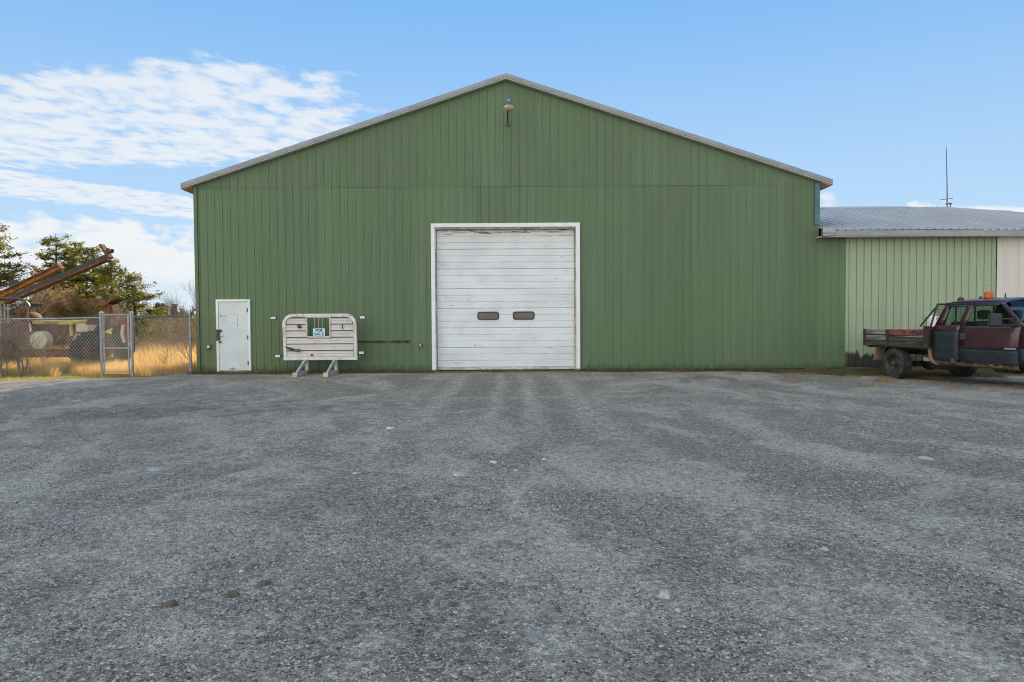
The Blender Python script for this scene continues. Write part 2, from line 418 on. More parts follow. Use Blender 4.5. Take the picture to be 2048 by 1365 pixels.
    k.l(hgt, bp.inputs['Height']); k.l(bp.outputs[0], b.inputs['Normal'])
    return m

def axis(fine, lo, hi, extra):
    a = list(np.arange(lo, hi + 1e-6, fine)); out = sorted(set([-e for e in extra if -e < lo] + a + [e for e in extra if e > hi])); return out
xs = axis(0.3, -18, 18, [22, 28, 36, 50, 80, 140, 260, 600, 1500, 3500])
ys = axis(0.3, -3, 24, [6, 12, 20, 30, 45, 70, 120, 240, 600, 1500, 3500])
gm = MB(); gm.grid([[(x, y, gz(x, y)) for x in xs] for y in ys])
g_ = gm.build('ground', ground_material(), smooth=True); g_['kind'] = 'structure'

# ------------------------------------------------------------------ steel building
def siding_material(name, a, b, c, dirt=(0.15, 0.145, 0.085), dirt_amt=0.55):
    m = bpy.data.materials.new(name); m.use_nodes = True; t = m.node_tree; k = NT(t); bs = t.nodes['Principled BSDF']
    pos = k.n('ShaderNodeNewGeometry').outputs['Position']
    sep = k.n('ShaderNodeSeparateXYZ'); k.l(pos, sep.inputs[0]); x, y, z = sep.outputs
    streak = k.noise(k.comb(k.math('MULTIPLY', x, 5.0), 0.0, k.math('MULTIPLY', z, 0.12)), 1.0, 6.0, 0.65)
    fine = k.noise(k.comb(k.math('MULTIPLY', x, 22.0), 0.0, k.math('MULTIPLY', z, 0.25)), 1.0, 3.0)
    blotch = k.noise(k.comb(x, 0.0, k.math('MULTIPLY', z, 0.8)), 0.35, 5.0, 0.6)
    col_ = k.mix(k.ss(streak, 0.3, 0.7), a, b)
    col_ = k.mix(k.ss(blotch, 0.42, 0.66), col_, c)
    col_ = k.mix(k.math('MULTIPLY', k.ss(fine, 0.60, 0.74), 0.22), col_, tuple(min(1, q * 1.9) for q in b))
    rnd = k.n('ShaderNodeObjectInfo').outputs['Random']
    hs = k.n('ShaderNodeHueSaturation'); k.l(k.math('ADD', 0.93, k.math('MULTIPLY', rnd, 0.14)), hs.inputs['Value']); k.l(col_, hs.inputs['Color'])
    col_ = hs.outputs[0]
    # brownish film of road dirt, heavier towards the left-hand doors
    film = k.math('MULTIPLY', k.ss(k.math('ADD', k.math('MULTIPLY', x, 0.09), k.math('SUBTRACT', blotch, 0.5)), -0.35, -0.95), k.ss(k.math('ADD', z, k.math('MULTIPLY', streak, 1.5)), 3.8, 1.2))
    col_ = k.mix(k.math('MULTIPLY', film, dirt_amt), col_, dirt)
    # splash marks and algae with a ragged top at the foot
    foot = k.ss(k.math('ADD', z, k.math('MULTIPLY', streak, -0.75)), -0.12, -0.36)
    col_ = k.mix(k.math('MULTIPLY', foot, 0.7), col_, (0.045, 0.075, 0.035))
    k.l(col_, bs.inputs['Base Color'])
    k.l(k.math('ADD', 0.42, k.math('MULTIPLY', streak, 0.2)), bs.inputs['Roughness']); bs.inputs['Specular IOR Level'].default_value = 0.4
    bp = k.n('ShaderNodeBump'); bp.inputs['Strength'].default_value = 0.12; bp.inputs['Distance'].default_value = 0.01
    k.l(k.noise(pos, 3.0, 3.0), bp.inputs['Height']); k.l(bp.outputs[0], bs.inputs['Normal'])
    return m
M_green = siding_material('green_siding', (0.094, 0.152, 0.082), (0.120, 0.186, 0.106), (0.102, 0.174, 0.086))
M_pale = siding_material('pale_green_siding', (0.285, 0.355, 0.245), (0.345, 0.415, 0.295), (0.295, 0.385, 0.255), dirt_amt=0.0)
M_trim = mat('grey_trim', (0.30, 0.33, 0.36), (0.24, 0.27, 0.30), scale=1.5, rough=0.45, stretch=(1, 1, 4))
M_lip = mat('white_trim', (0.66, 0.66, 0.64), (0.56, 0.56, 0.53), scale=3, rough=0.5)
M_white = mat('white_paint', (0.80, 0.82, 0.84), (0.72, 0.74, 0.76), scale=2.5, rough=0.45)
M_soffit = mat('tan_soffit', (0.55, 0.36, 0.22), (0.42, 0.28, 0.17), scale=4, rough=0.8)
M_teal = mat('teal_trim', (0.045, 0.135, 0.145), (0.07, 0.17, 0.175), scale=3, rough=0.5)
M_dark = mat('dark_void', (0.02, 0.02, 0.02), rough=0.9)
M_blk = mat('black_plastic', (0.025, 0.026, 0.03), (0.04, 0.042, 0.045), scale=20, rough=0.55)
M_rust = mat('rust', (0.17, 0.075, 0.035), (0.07, 0.04, 0.028), scale=9, rough=0.9, bump=0.4, c3=(0.30, 0.13, 0.05), s3=5)
M_galv = mat('galvanised', (0.34, 0.36, 0.38), (0.24, 0.26, 0.28), scale=12, rough=0.42, metal=0.75)
M_roofm = mat('roof_metal', (0.54, 0.55, 0.55), (0.49, 0.50, 0.51), scale=2.0, rough=0.5, metal=0.1, stretch=(1, .25, 1), rnd=0.05)

PITCH_R = 0.2286            # rib spacing
CX = -0.125; HW = 9.12; EAVE = 5.54; SLOPE = 0.328
XL, XR = CX - HW, CX + HW
def roof_z(x): return EAVE + SLOPE * (HW - abs(x - CX))

def rib_profile(x0, x1, pitch=PITCH_R, ph=0.0, hmaj=0.015, hmin=0.0035):
    """(x, outwards) points of ribbed sheet between x0 and x1, ribs on a fixed module"""
    pts = {}
    k0 = int(math.floor((x0 - ph) / pitch)) - 1; k1 = int(math.ceil((x1 - ph) / pitch)) + 1
    for k in range(k0, k1 + 1):
        c = ph + k * pitch
        for dx, h in ((-0.022, 0), (-0.013, hmaj), (0.013, hmaj), (0.022, 0), (0.070, 0), (0.076, hmin), (0.088, hmin), (0.094, 0), (0.134, 0), (0.140, hmin), (0.152, hmin), (0.158, 0)):
            pts[round(c + dx * pitch / 0.2286, 5)] = h
    xs_ = sorted(pts)
    def hv(x):
        for a, b in zip(xs_, xs_[1:]):
            if a <= x <= b: return pts[a] + (pts[b] - pts[a]) * (x - a) / (b - a)
        return 0
    return [(x0, hv(x0))] + [(x, pts[x]) for x in xs_ if x0 + 1e-4 < x < x1 - 1e-4] + [(x1, hv(x1))]

def sheet(mb, x0, x1, zb, zt, y=0.0, **kw):
    """ribbed sheet facing -Y between zb(x) and zt(x)"""
    f0 = zb if callable(zb) else (lambda x: zb); f1 = zt if callable(zt) else (lambda x: zt)
    pr = rib_profile(x0, x1, **kw)
    mb.grid([[(x, y - h, f0(x)) for x, h in pr], [(x, y - h, f1(x)) for x, h in pr]])

bld = thing('steel_building', 'big green ribbed steel building with low gable and white roll-up door', 'building', (0, D, 0))
SEAM = 5.44
GX0, GX1, GZ1 = -2.30, 1.95, 4.26          # big door opening
MX0, MX1, MZ1 = -8.64, -7.70, 2.11         # entrance door opening
NP = 20; PW = (XR - XL) / NP
for i in range(NP):
    x0 = XL + i * PW; x1 = x0 + PW
    mb = MB()
    segs = [x0] + [c for c in (GX0, GX1, MX0, MX1) if x0 < c < x1] + [x1]
    for a, b in zip(segs, segs[1:]):
        mid = (a + b) / 2; zb = 0.03
        if GX0 < mid < GX1: zb = GZ1
        if MX0 < mid < MX1: zb = MZ1
        sheet(mb, a, b, zb, min(SEAM, 9))
    mb.build('wall_panel', M_green, bld)
    ub = MB(); zt = lambda x: roof_z(x) - 0.005
    if x0 < CX < x1: sheet(ub, x0, CX, SEAM - 0.05, zt, y=-0.011); sheet(ub, CX, x1, SEAM - 0.05, zt, y=-0.011)
    else: sheet(ub, x0, x1, lambda x: min(SEAM - 0.05, zt(x) - 0.01), zt, y=-0.011)
    ub.build('gable_panel', M_green, bld)
# backing shell, side and back walls
sh = MB(); sh.box(XL + .01, XL + .11, .04, 30, 0, EAVE - 0.02); sh.build('side_wall', M_green, bld)
sh = MB(); sh.box(XR - .11, XR - .01, .04, 30, 0, EAVE - 0.02); sh.build('side_wall', M_green, bld)
sh = MB(); sh.prism([(XL + .12, 0), (XR - .12, 0), (XR - .12, EAVE - .03), (CX, roof_z(CX) - .1), (XL + .12, EAVE - .03)], 29.8, 29.95); sh.build('back_wall', M_green, bld)
# corner trim
c = MB(); c.box(XL - .022, XL + .075, -.045, .0, 0.02, EAVE - .08); c.box(XL - .022, XL + 0.008, 0.0, .1, 0.02, EAVE - .15); c.build('corner_trim', M_green, bld)
c = MB(); c.box(XR - .135, XR + .012, -.047, .06, 4.22, EAVE - .06); c.build('corner_trim', M_teal, bld, bevel=.006, label='teal corner trim above the lower roof')
# roof with rake boards and soffit
OV = 0.30; FO = 0.16
for s in (-1, 1):
    xe = CX + s * (HW + OV); ze = EAVE - SLOPE * OV; zr = roof_z(CX)
    rb = MB(); rb.prism([(CX, zr + .0), (xe, ze + .0), (xe, ze + .06), (CX, zr + .06)], -FO + .02, 30.2); rb.build('roof_slope', M_roofm, bld)
    # rake board on the gable edge: face with two fold lines
    fb = MB()
    dirx = s; nrm = Vector((SLOPE * s, 1)).normalized()
    def pt(x, off): return (x, (zr + SLOPE * (-(abs(x - CX)))) + off)
    prof = [(.075, -FO - .012), (.065, -FO - .03), (.01, -FO - .03), (-.035, -FO - .026), (-.050, -FO - .034), (-.055, -FO - .02), (-.055, -.028)]
    xs2 = [CX, CX + s * 3.05, CX + s * 3.06, CX + s * 6.1, CX + s * 6.11, xe]
    rows = [[(x, yy, pt(x, o)[1]) for x in xs2] for o, yy in prof]
    fb.grid(rows if s > 0 else [r[::-1] for r in rows])
    fb.build('rake_board', M_trim, bld, solid=.004)
    lb = MB(); lb.prism([pt(CX, -.058), pt(xe, -.058), pt(xe, -.080), pt(CX, -.080)], -FO - .014, -.024); lb.build('rake_lip', M_lip, bld)
    so = MB(); so.prism([(XL - .03 if s < 0 else XR + .03, roof_z(XL) - .118), (xe, ze - .118), (xe, ze - .10), (XL - .03 if s < 0 else XR + .03, roof_z(XL) - .10)], -FO + .01, 30.0)
    so.build('soffit', M_soffit, bld)
    ef = MB(); ef.box(min(xe, xe + s * .02), max(xe, xe + s * .02), -FO - .02, 30.1, ze - .10, ze + .07); ef.build('eave_board', M_trim, bld)

# roll-up door: white frame, seven grooved panels, two oval windows
M_door = mat('door_white', (0.70, 0.755, 0.79), (0.63, 0.685, 0.72), scale=1.2, rough=0.4, c3=(0.44, 0.43, 0.41), s3=2.2, lohi3=(0.60, 0.75), stretch3=(1, 1, 6), rnd=0.03)
M_doorb = mat('door_groove', (0.30, 0.31, 0.33), rough=0.6)
fr = MB()
fr.box(GX0 - .05, GX0 + .06, -.075, -.02, .02, GZ1 + .06); fr.box(GX1 - .06, GX1 + .05, -.075, -.02, .02, GZ1 + .06); fr.box(GX0 + .06, GX1 - .06, -.075, -.02, GZ1 - .055, GZ1 + .06)
fr.build('door_frame', M_white, bld, bevel=.006)
jm = MB(); jm.box(GX0 + .015, GX0 + .085, -.02, .16, .02, GZ1 - .01); jm.box(GX1 - .085, GX1 - .015, -.02, .16, .02, GZ1 - .01); jm.box(GX0 + .085, GX1 - .085, -.02, .16, GZ1 - .10, GZ1 - .01)
jm.build('door_jamb', mat('jamb_dirty', (0.55, 0.52, 0.46), (0.36, 0.30, 0.24), scale=3, rough=0.7), bld)
DX0, DX1 = GX0 + .085, GX1 - .085; DZ0, DZ1 = 0.05, GZ1 - .10
od = MB(); od.box(DX0, DX1, .155, .19, DZ0 + .02, DZ1); od = od.build('overhead_door', M_doorb, bld)
NSEC = 7; SH = (DZ1 - DZ0 - .05) / NSEC
wins = [(-1.02, -0.38), (0.03, 0.67)]
for i in range(NSEC):
    z0 = DZ0 + .05 + i * SH; z1 = z0 + SH
    prof = [(z0 + .003, .150), (z0 + .010, .135)]
    for b_ in range(3):
        b0 = z0 + .008 + b_ * (SH - .012) / 3; bh = (SH - .012) / 3
        prof += [(b0 + .004, .1345), (b0 + .012, .128), (b0 + bh * .33 - .004, .128), (b0 + bh * .33, .1305), (b0 + bh * .33 + .008, .128), (b0 + bh * .66 - .004, .128), (b0 + bh * .66, .1305), (b0 + bh * .66 + .008, .128), (b0 + bh - .012, .128), (b0 + bh - .003, .1345)]
        if b_ < 2: prof += [(b0 + bh - .002, .149), (b0 + bh + .002, .149)]
    prof += [(z1 - .004, .135), (z1, .150)]
    pb = MB(); pb.grid([[(DX0 + .012, y, z), (DX1 - .012, y, z)] for z, y in prof]); pb.build('door_panel', M_door, od)
rail = MB(); rail.box(DX0 + .004, DX1 - .004, .10, .15, DZ0 - .02, DZ0 + .052); rail.build('bottom_rail', mat('bare_metal', (0.62, 0.60, 0.57), (0.40, 0.37, 0.34), scale=5, rough=0.5, stretch=(1, 1, 4)), od)
def pill(x0, x1, z0, z1, n=7, k=0.62):
    r = (z1 - z0) / 2 * 1.0; pts = []
    for cx, cz, a0 in ((x1 - r * k, z0 + r * k, -90), (x1 - r * k, z1 - r * k, 0), (x0 + r * k, z1 - r * k, 90), (x0 + r * k, z0 + r * k, 180)):
        for q in range(n): a = R(a0 + 90 * q / (n - 1)); pts.append((cx + r * k * math.cos(a), cz + r * k * math.sin(a)))
    return pts
M_pane = mat('door_pane', (0.105, 0.085, 0.083), (0.135, 0.11, 0.108), scale=3, rough=0.12, spec=0.6)
for x0, x1 in wins:
    g = MB(); o_ = pill(x0, x1, 1.50, 1.745); i_ = pill(x0 + .035, x1 - .035, 1.535, 1.71); n_ = len(o_)
    g.v = [(a, .124, b) for a, b in o_] + [(a, .112, b) for a, b in o_] + [(a, .112, b) for a, b in i_] + [(a, .126, b) for a, b in i_]
    for q in range(n_):
        w = (q + 1) % n_
        for L in range(3): g.f.append((L * n_ + q, L * n_ + w, (L + 1) * n_ + w, (L + 1) * n_ + q))
    g.build('window_gasket', M_blk, od, smooth=True)
    p_ = MB(); p_.prism(pill(x0 + .03, x1 - .03, 1.53, 1.715), .121, .127); p_.build('window_pane', M_pane, od)
st = MB()
for q in range(26):
    x_ = DX0 + .1 + random.random() * 3.8; z_ = 0.15 + random.random() ** 1.4 * 3.8; w_ = .006 + random.random() * .012
    st.add([(x_ - w_, .1265, z_), (x_, .1265, z_ - w_ * .8), (x_ + w_, .1265, z_), (x_, .1265, z_ + w_ * .8)], [(0, 1, 2, 3)])
st.build('chipped_paint', M_rust, od, kind='stuff')
gr = MB()
for q in range(38):                                   # grime caught along the top panel
    x_ = DX0 + .05 + random.random() * 3.85; w_ = .05 + random.random() * .22; z_ = DZ1 - .02 - abs(random.gauss(0, .07)); hh = .006 + random.random() * .02
    gr.add([(x_ - w_, .1262, z_), (x_ + w_, .1262, z_ + random.uniform(-.004, .004)), (x_ + w_ * .8, .1262, z_ + hh), (x_ - w_ * .9, .1262, z_ + hh)], [(0, 1, 2, 3)])
gr.build('grime', mat('grime', (0.24, 0.20, 0.16), (0.42, 0.39, 0.36), scale=6, rough=0.9), od, kind='stuff')

# entrance door
M_slab = mat('entrance_white', (0.63, 0.70, 0.72), (0.58, 0.645, 0.67), scale=1.5, rough=0.4)
f2 = MB(); f2.box(MX0 - .03, MX0 + .035, -.06, .03, .02, MZ1 + .035); f2.box(MX1 - .035, MX1 + .03, -.06, .03, .02, MZ1 + .035); f2.box(MX0 + .035, MX1 - .035, -.06, .03, MZ1 - .03, MZ1 + .035)
f2.build('entrance_frame', M_white, bld, bevel=.004)
th_ = MB(); th_.box(MX0 + .03, MX1 - .03, -.055, .03, .015, .055); th_.build('threshold', M_galv, bld)
ed = MB(); ed.box(MX0 + .04, MX1 - .04, -.035, .01, .06, MZ1 - .035); ed = ed.build('entrance_door', M_slab, bld, bevel=.003)
hp = MB(); hp.box(MX0 - .035, MX0 + .045, -.078, -.062, .94, 1.27); hp.box(MX0 + .046, MX0 + .075, -.062, -.037, .95, 1.25); hp.build('hasp_plate', mat('old_brass', (0.16, 0.13, 0.09), (0.08, 0.065, 0.05), scale=12, rough=0.6, metal=.4), ed)
lk = MB(); lk.lathe([(.0, 0), (.035, 0), (.035, -.035), (.026, -.045), (.0, -.045)], 14, (MX0 + .095, -.036, 1.235), 'y'); lk.build('deadbolt', M_blk, ed)
hd = MB(); hd.tube([(MX0 + .075, -.036, 1.07), (MX0 + .075, -.09, 1.07), (MX0 + .10, -.10, 1.075), (MX0 + .20, -.10, 1.085)], .013, 8); hd.lathe([(.0, 0), (.03, 0), (.03, -.012), (0, -.012)], 12, (MX0 + .075, -.036, 1.07), 'y'); hd.build('lever_handle', mat('steel_handle', (0.6, 0.58, 0.55), rough=0.3, metal=0.9), ed)
kn = MB(); kn.lathe([(0, 0), (.022, 0), (.022, -.03), (.03, -.04), (.028, -.062), (0, -.066)], 12, (MX0 + .085, -.036, .90), 'y'); kn.build('door_knob', M_blk, ed)
for z_ in (.28, 1.03, 1.83):
    hg = MB(); hg.box(MX1 - .062, MX1 - .038, -.068, -.058, z_ - .055, z_ + .055); hg.tube([(MX1 - .042, -.066, z_ - .06), (MX1 - .042, -.066, z_ + .06)], .011, 8); hg.build('hinge', M_blk, ed)
for q in ((.40, .56, 1.715, 1.730), (.42, .55, 1.455, 1.466), (.58, .597, 1.46, 1.715), (.575, .605, 1.355, 1.45)):
    sc_ = MB(); sc_.box(MX0 + q[0], MX0 + q[1], -.0375, -.0362, q[2], q[3]); sc_.build('tape_strip', mat('tape_grey', (0.33, 0.33, 0.34), (0.45, 0.46, 0.47), scale=30, rough=.8), ed)
ic = MB(); ic.tube([(MX0 + .33, -.045, .125), (MX0 + .40, -.052, .11), (MX0 + .47, -.045, .125), (MX0 + .50, -.05, .10)], .012, 6); ic.tube([(MX0 + .43, -.05, .15), (MX0 + .44, -.05, .09)], .012, 6); ic.build('foot_bolt', mat('rusty_steel', (0.40, 0.33, 0.27), (0.25, 0.17, 0.12), scale=20, rough=.7), ed)
for ch, dx_ in (('A', .10), ('R', .145), ('C', .245)): text_mesh('letter', ch, .06, M_blk, ed, (MX0 + dx_, -.0365, 1.665), .0008, 1.1, .001)
mk = MB()
for a, b, w, h in ((.13, 1.575, .02, .010), (.16, 1.565, .03, .008), (.185, 1.585, .018, .02), (.205, 1.565, .016, .018)): mk.box(MX0 + a, MX0 + a + w, -.0372, -.0362, b, b + h)
for q in range(12):
    if q != 3: mk.box(MX0 + .085 + q * .0155, MX0 + .085 + q * .0155 + .011, -.0372, -.0362, 1.507, 1.507 + .014 + .004 * (q % 2))
mk.build('worn_lettering', mat('worn_ink', (0.16, 0.16, 0.17), (0.4, 0.42, 0.44), scale=60, rough=.7), ed, kind='stuff')

# torn, rusted slit in the siding right of the rack
tr_ = MB(); random.seed(3); up = []; dn = []
for q in range(30):
    x_ = -4.62 + q * (1.62 / 29); w_ = .013 + .012 * random.random() + (.012 if q > 22 else 0)
    zc = .885 + .004 * math.sin(q * 1.3); up.append((x_, -.0235, zc + w_)); dn.append((x_, -.0235, zc - w_))
tr_.grid([dn, up]); tr_.build('torn_slit', mat('slit_rust', (0.02, 0.017, 0.015), (0.10, 0.075, 0.03), scale=5, rough=.95, stretch=(1, 1, 1)), bld, label='dark rusted slit torn along the siding')
tl = MB(); random.seed(8)
for q in range(9):
    x_ = -4.4 + q * .16; tl.prism([(x_, .868), (x_ + .13, .87), (x_ + .13, .858 - random.random() * .012), (x_, .85)], -.032, -.0236)
tl.build('slit_lip', M_rust, bld)

# wall-mounted outlets
def outlet(x, z, label, w=.10, h=.10):
    o = thing('outlet_box', label, 'outlet', (x, D - .020, z), group='outlet boxes on the green wall')
    a = MB(); a.box(-w / 2, w / 2, -.055, 0, -h / 2, h / 2); a.build('housing', mat('outlet_dark', (0.06, 0.065, 0.07), rough=.5), o, bevel=.006)
    a = MB(); a.box(-w / 2 + .015, w / 2 - .015, -.066, -.0545, -h / 2 + .015, h / 2 - .015); a.build('cover', mat('outlet_cover', (0.5, 0.52, 0.53), rough=.45, metal=.3), o, bevel=.004)
    for s in (-1, 1):
        a = MB(); a.box(s * .02 - .012, s * .02 + .012, -.0685, -.0657, -.016, .016); a.build('socket', M_white if label.startswith('dark') else M_blk, o)
outlet(-8.90, .76, 'dark twin outlet box just left of the white entrance door', .12, .11)
outlet(-2.69, .77, 'grey metal outlet box left of the big roll-up door frame')

# yard light under the gable peak
yl = thing('yard_light', 'round yard light on a bracket arm under the gable peak', 'lamp', (-.09, D - .022, 7.20))
a = MB(); a.box(-.06, .06, -.05, 0, -.05, .07); a.build('bracket', mat('old_bronze', (0.20, 0.15, 0.10), rough=.6), yl, bevel=.008)
a = MB(); a.tube([(0, -.04, 0), (0, -.16, .06), (.01, -.45, .19), (.03, -.72, .27)], .024, 8); a.build('arm', mat('arm_dark', (0.07, 0.065, 0.06), rough=.6), yl, smooth=True)
a = MB(); a.lathe([(0, .30), (.05, .30), (.07, .265), (.11, .235), (.150, .205), (.165, .17), (.13, .165), (0, .165)], 20, (.04, -.78, .10)); a.build('reflector', mat('lamp_metal', (0.10, 0.09, 0.085), rough=.5), yl, smooth=True)
a = MB(); a.lathe([(0, .172), (.152, .172), (.148, .12), (.12, .075), (.06, .05), (0, .046)], 20, (.04, -.78, .10)); a.build('lens', mat('lens_beige', (0.62, 0.55, 0.43), (0.5, 0.43, 0.33), scale=10, rough=.35), yl, smooth=True)
a = MB(); a.lathe([(0, .30), (.045, .30), (.047, .335), (.035, .36), (0, .365)], 14, (.04, -.78, .10)); a.build('photocell', mat('photocell_blue', (0.05, 0.42, 0.72), rough=.35), yl, smooth=True)

# ------------------------------------------------------------------ low building on the right
LX0, LX1 = XR, 19.0
low = thing('low_building', 'low pale green shed with grey metal roof adjoining the big building', 'building', (0, D, 0))
M_whitewall = siding_material('white_siding', (0.60, 0.57, 0.53), (0.70, 0.67, 0.63), (0.63, 0.60, 0.57), dirt_amt=0.0)
def pale_material():
    m = M_pale; k = NT(m.node_tree); bs = m.node_tree.nodes['Principled BSDF']
    src = bs.inputs['Base Color'].links[0].from_socket
    pos = k.n('ShaderNodeNewGeometry').outputs['Position']; sep = k.n('ShaderNodeSeparateXYZ'); k.l(pos, sep.inputs[0]); x, y, z = sep.outputs
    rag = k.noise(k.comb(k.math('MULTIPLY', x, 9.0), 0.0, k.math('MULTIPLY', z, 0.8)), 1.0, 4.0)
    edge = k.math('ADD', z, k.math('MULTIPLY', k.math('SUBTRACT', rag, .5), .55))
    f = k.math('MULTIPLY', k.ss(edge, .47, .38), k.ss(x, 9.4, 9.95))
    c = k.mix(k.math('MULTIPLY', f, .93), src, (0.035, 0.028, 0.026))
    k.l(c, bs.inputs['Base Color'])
pale_material()
p = MB(); sheet(p, LX0 + .002, 9.80, .03, 3.86); p.build('wall_panel', M_green, low)
n_p = 5; w_p = (14.20 - 9.80) / n_p
M_screw = mat('screw', (0.16, 0.19, 0.16), rough=.5, metal=.5)
for i in range(n_p):
    x0 = 9.80 + i * w_p; p = MB()
    pr = [(x0, 0)]
    for q in range(4):
        c_ = x0 + (q + .5) * w_p / 4 - .02
        pr += [(c_ - .012, .0), (c_ - .008, .016), (c_ - .0075, -.018), (c_ + .0075, -.018), (c_ + .008, .004), (c_ + .10, .0)]
    pr += [(x0 + w_p, 0)]
    p.grid([[(x, -h - .004, .05) for x, h in pr], [(x, -h - .004, 3.86) for x, h in pr]])
    pn = p.build('wall_panel', M_pale, low)
    s_ = MB()
    for z_ in (.75, 1.72, 2.42, 3.10):
        for q in range(4):
            for o in (.07, .16):
                xx = x0 + .03 + q * w_p / 4 + o
                if xx < x0 + w_p - .02: s_.box(xx - .008, xx + .008, -.012, -.0035, z_ - .008, z_ + .008)
    s_.build('screws', M_screw, pn, kind='stuff')
for a, b in ((14.21, 15.6), (15.61, 17.2), (17.21, LX1 - .02)):
    p = MB(); pr = rib_profile(a, b, pitch=.46, ph=14.4, hmaj=.018, hmin=.0)
    p.grid([[(x, -h - .03, .05) for x, h in pr], [(x, -h - .03, 3.86) for x, h in pr]]); p.build('white_wall_panel', M_whitewall, low)
p = MB(); p.box(LX1 - .12, LX1 - .02, .05, 12.8, 0, 3.9); p.build('side_wall', M_pale, low)
p = MB(); p.box(LX0 + .05, LX1 - .13, 12.7, 12.8, 0, 3.9); p.build('back_wall', M_pale, low)
p = MB(); p.box(LX0 + .05, LX1 - .15, .03, .06, .0, 3.84); p.build('wall_frame', M_dark, low)
# rotten sill timbers showing under the siding
M_rot = mat('rotten_wood', (0.055, 0.043, 0.03), (0.11, 0.09, 0.06), scale=6, rough=.95, bump=.6, stretch=(.3, 1, 1), c3=(0.10, 0.11, 0.05), s3=3)
for a, b, dz in ((8.6, 10.6, 0.0), (10.62, 13.0, -.012), (13.02, 15.4, .0), (15.42, 18.9, .0)):
    p = MB(); p.box(a, b, -.06 + dz, .02, -.12, .045 + dz); p.build('sill_timber', M_rot, low, bevel=.012)
p = MB(); p.prism([(9.25, -.10), (11.2, -.10), (11.15, -.005), (10.2, .005), (9.3, .0)], -.17, -.075); p.build('sill_board', mat('mossy_board', (0.10, 0.095, 0.05), (0.06, 0.05, 0.03), scale=5, rough=.95, stretch=(.4, 1, 1)), low, bevel=.006)
# roof: separate ribbed sheets from eave to ridge
EY, EZ = -.42, 4.02; RY, RZ = 6.3, 5.72
def ridge_drop(x): return -.075 * max(0, x - 16.6)
nr = 11; rw = .93
for i in range(nr):
    x0 = LX0 + .02 + i * rw; x1 = min(x0 + rw, LX1 + .3)
    p = MB(); pr = [(x0, 0)]
    for q in range(4):
        c_ = x0 + (q + .5) * rw / 4
        pr += [(c_ - .026, .0), (c_ - .025, -.03), (c_ - .013, -.03), (c_ - .012, .03), (c_ + .012, .03), (c_ + .018, .0)]
    pr += [(x1, 0)]
    rows = []
    for t in (0, .33, .66, 1):
        yy = EY + (RY - EY) * t; zz = EZ + (RZ - EZ) * t
        rows.append([(x, yy, zz + h + t * ridge_drop(x) ) for x, h in pr])
    p.grid(rows); p.build('roof_panel', M_roofm, low)
p = MB(); p.add([(LX0 + .02, RY + .02, RZ), (LX1 + .3, RY + .02, RZ - .2), (LX1 + .3, 13.2, 4.0), (LX0 + .02, 13.2, 4.0)], [(0, 1, 2, 3)]); p.build('back_roof', M_roofm, low, solid=.03, offset=-1)
p = MB(); p.grid([[(x, RY - .16, RZ + .02 - .04 + ridge_drop(x)) for x in (9.05, 12, 15, 19.2)], [(x, RY, RZ + .045 + ridge_drop(x)) for x in (9.05, 12, 15, 19.2)], [(x, RY + .16, RZ + .02 + ridge_drop(x)) for x in (9.05, 12, 15, 19.2)]]); p.build('ridge_cap', M_roofm, low, solid=.012)
p = MB(); p.box(LX0 - .09, LX1 + .3, EY + .01, EY + .035, EZ - .165, EZ - .012); p.build('fascia_board', M_trim, low)
p = MB(); p.box(LX0 - .10, LX0 + .27, EY - .075, EY + .008, EZ - .10, EZ + .06); p.prism([(LX0 - .07, EZ - .19), (LX0 + .20, EZ - .16), (LX0 + .26, EZ - .101), (LX0 - .09, EZ - .101)], EY - .05, EY + .008); p.build('fascia_end_cap', M_galv, low, bevel=.008)
p = MB(); p.box(LX0 - .085, LX1 + .2, EY + .036, -.035, EZ - .19, EZ - .166); p.build('soffit_board', M_lip, low)
# aerial on the ridge
am = thing('roof_aerial', 'tall thin aerial mast on the ridge of the low roof', 'aerial', (16.75, D + RY, RZ - .12))
a = MB(); a.tube([(0, 0, 0), (-.02, 0, 1.1), (-.07, 0, 2.42)], [.022, .017, .010], 6); a.build('mast', mat('mast_dark', (0.06, 0.065, 0.075), rough=.5), am)
a = MB(); a.tube([(-.28, 0, .40), (.22, 0, .46)], .012, 6); a.tube([(-.08, 0, .24), (.16, 0, .24)], .018, 6); a.build('cross_arm', MATS['mast_dark'], am)
a = MB(); a.tube([(.12, 0, 0), (.12, 0, .27)], .02, 6); a.tube([(.05, 0, .27), (.19, 0, .27)], .016, 6); a.build('stub_pole', MATS['mast_dark'], am)
a = MB(); a.box(-.08, .2, -.08, .08, -.02, .05); a.build('base_plate', M_galv, am)
# white cabinet on the low wall, behind the truck bed
mbx = thing('meter_cabinet', 'small white metal cabinet on the pale wall behind the truck bed', 'cabinet', (12.33, D - .026, 1.18))
a = MB(); a.box(-.15, .15, -.14, 0, 0, .36); a.build('case', M_white, mbx, bevel=.008)
a = MB(); a.box(-.13, .13, -.148, -.1405, .02, .34); a.build('lid', M_white, mbx, bevel=.003)

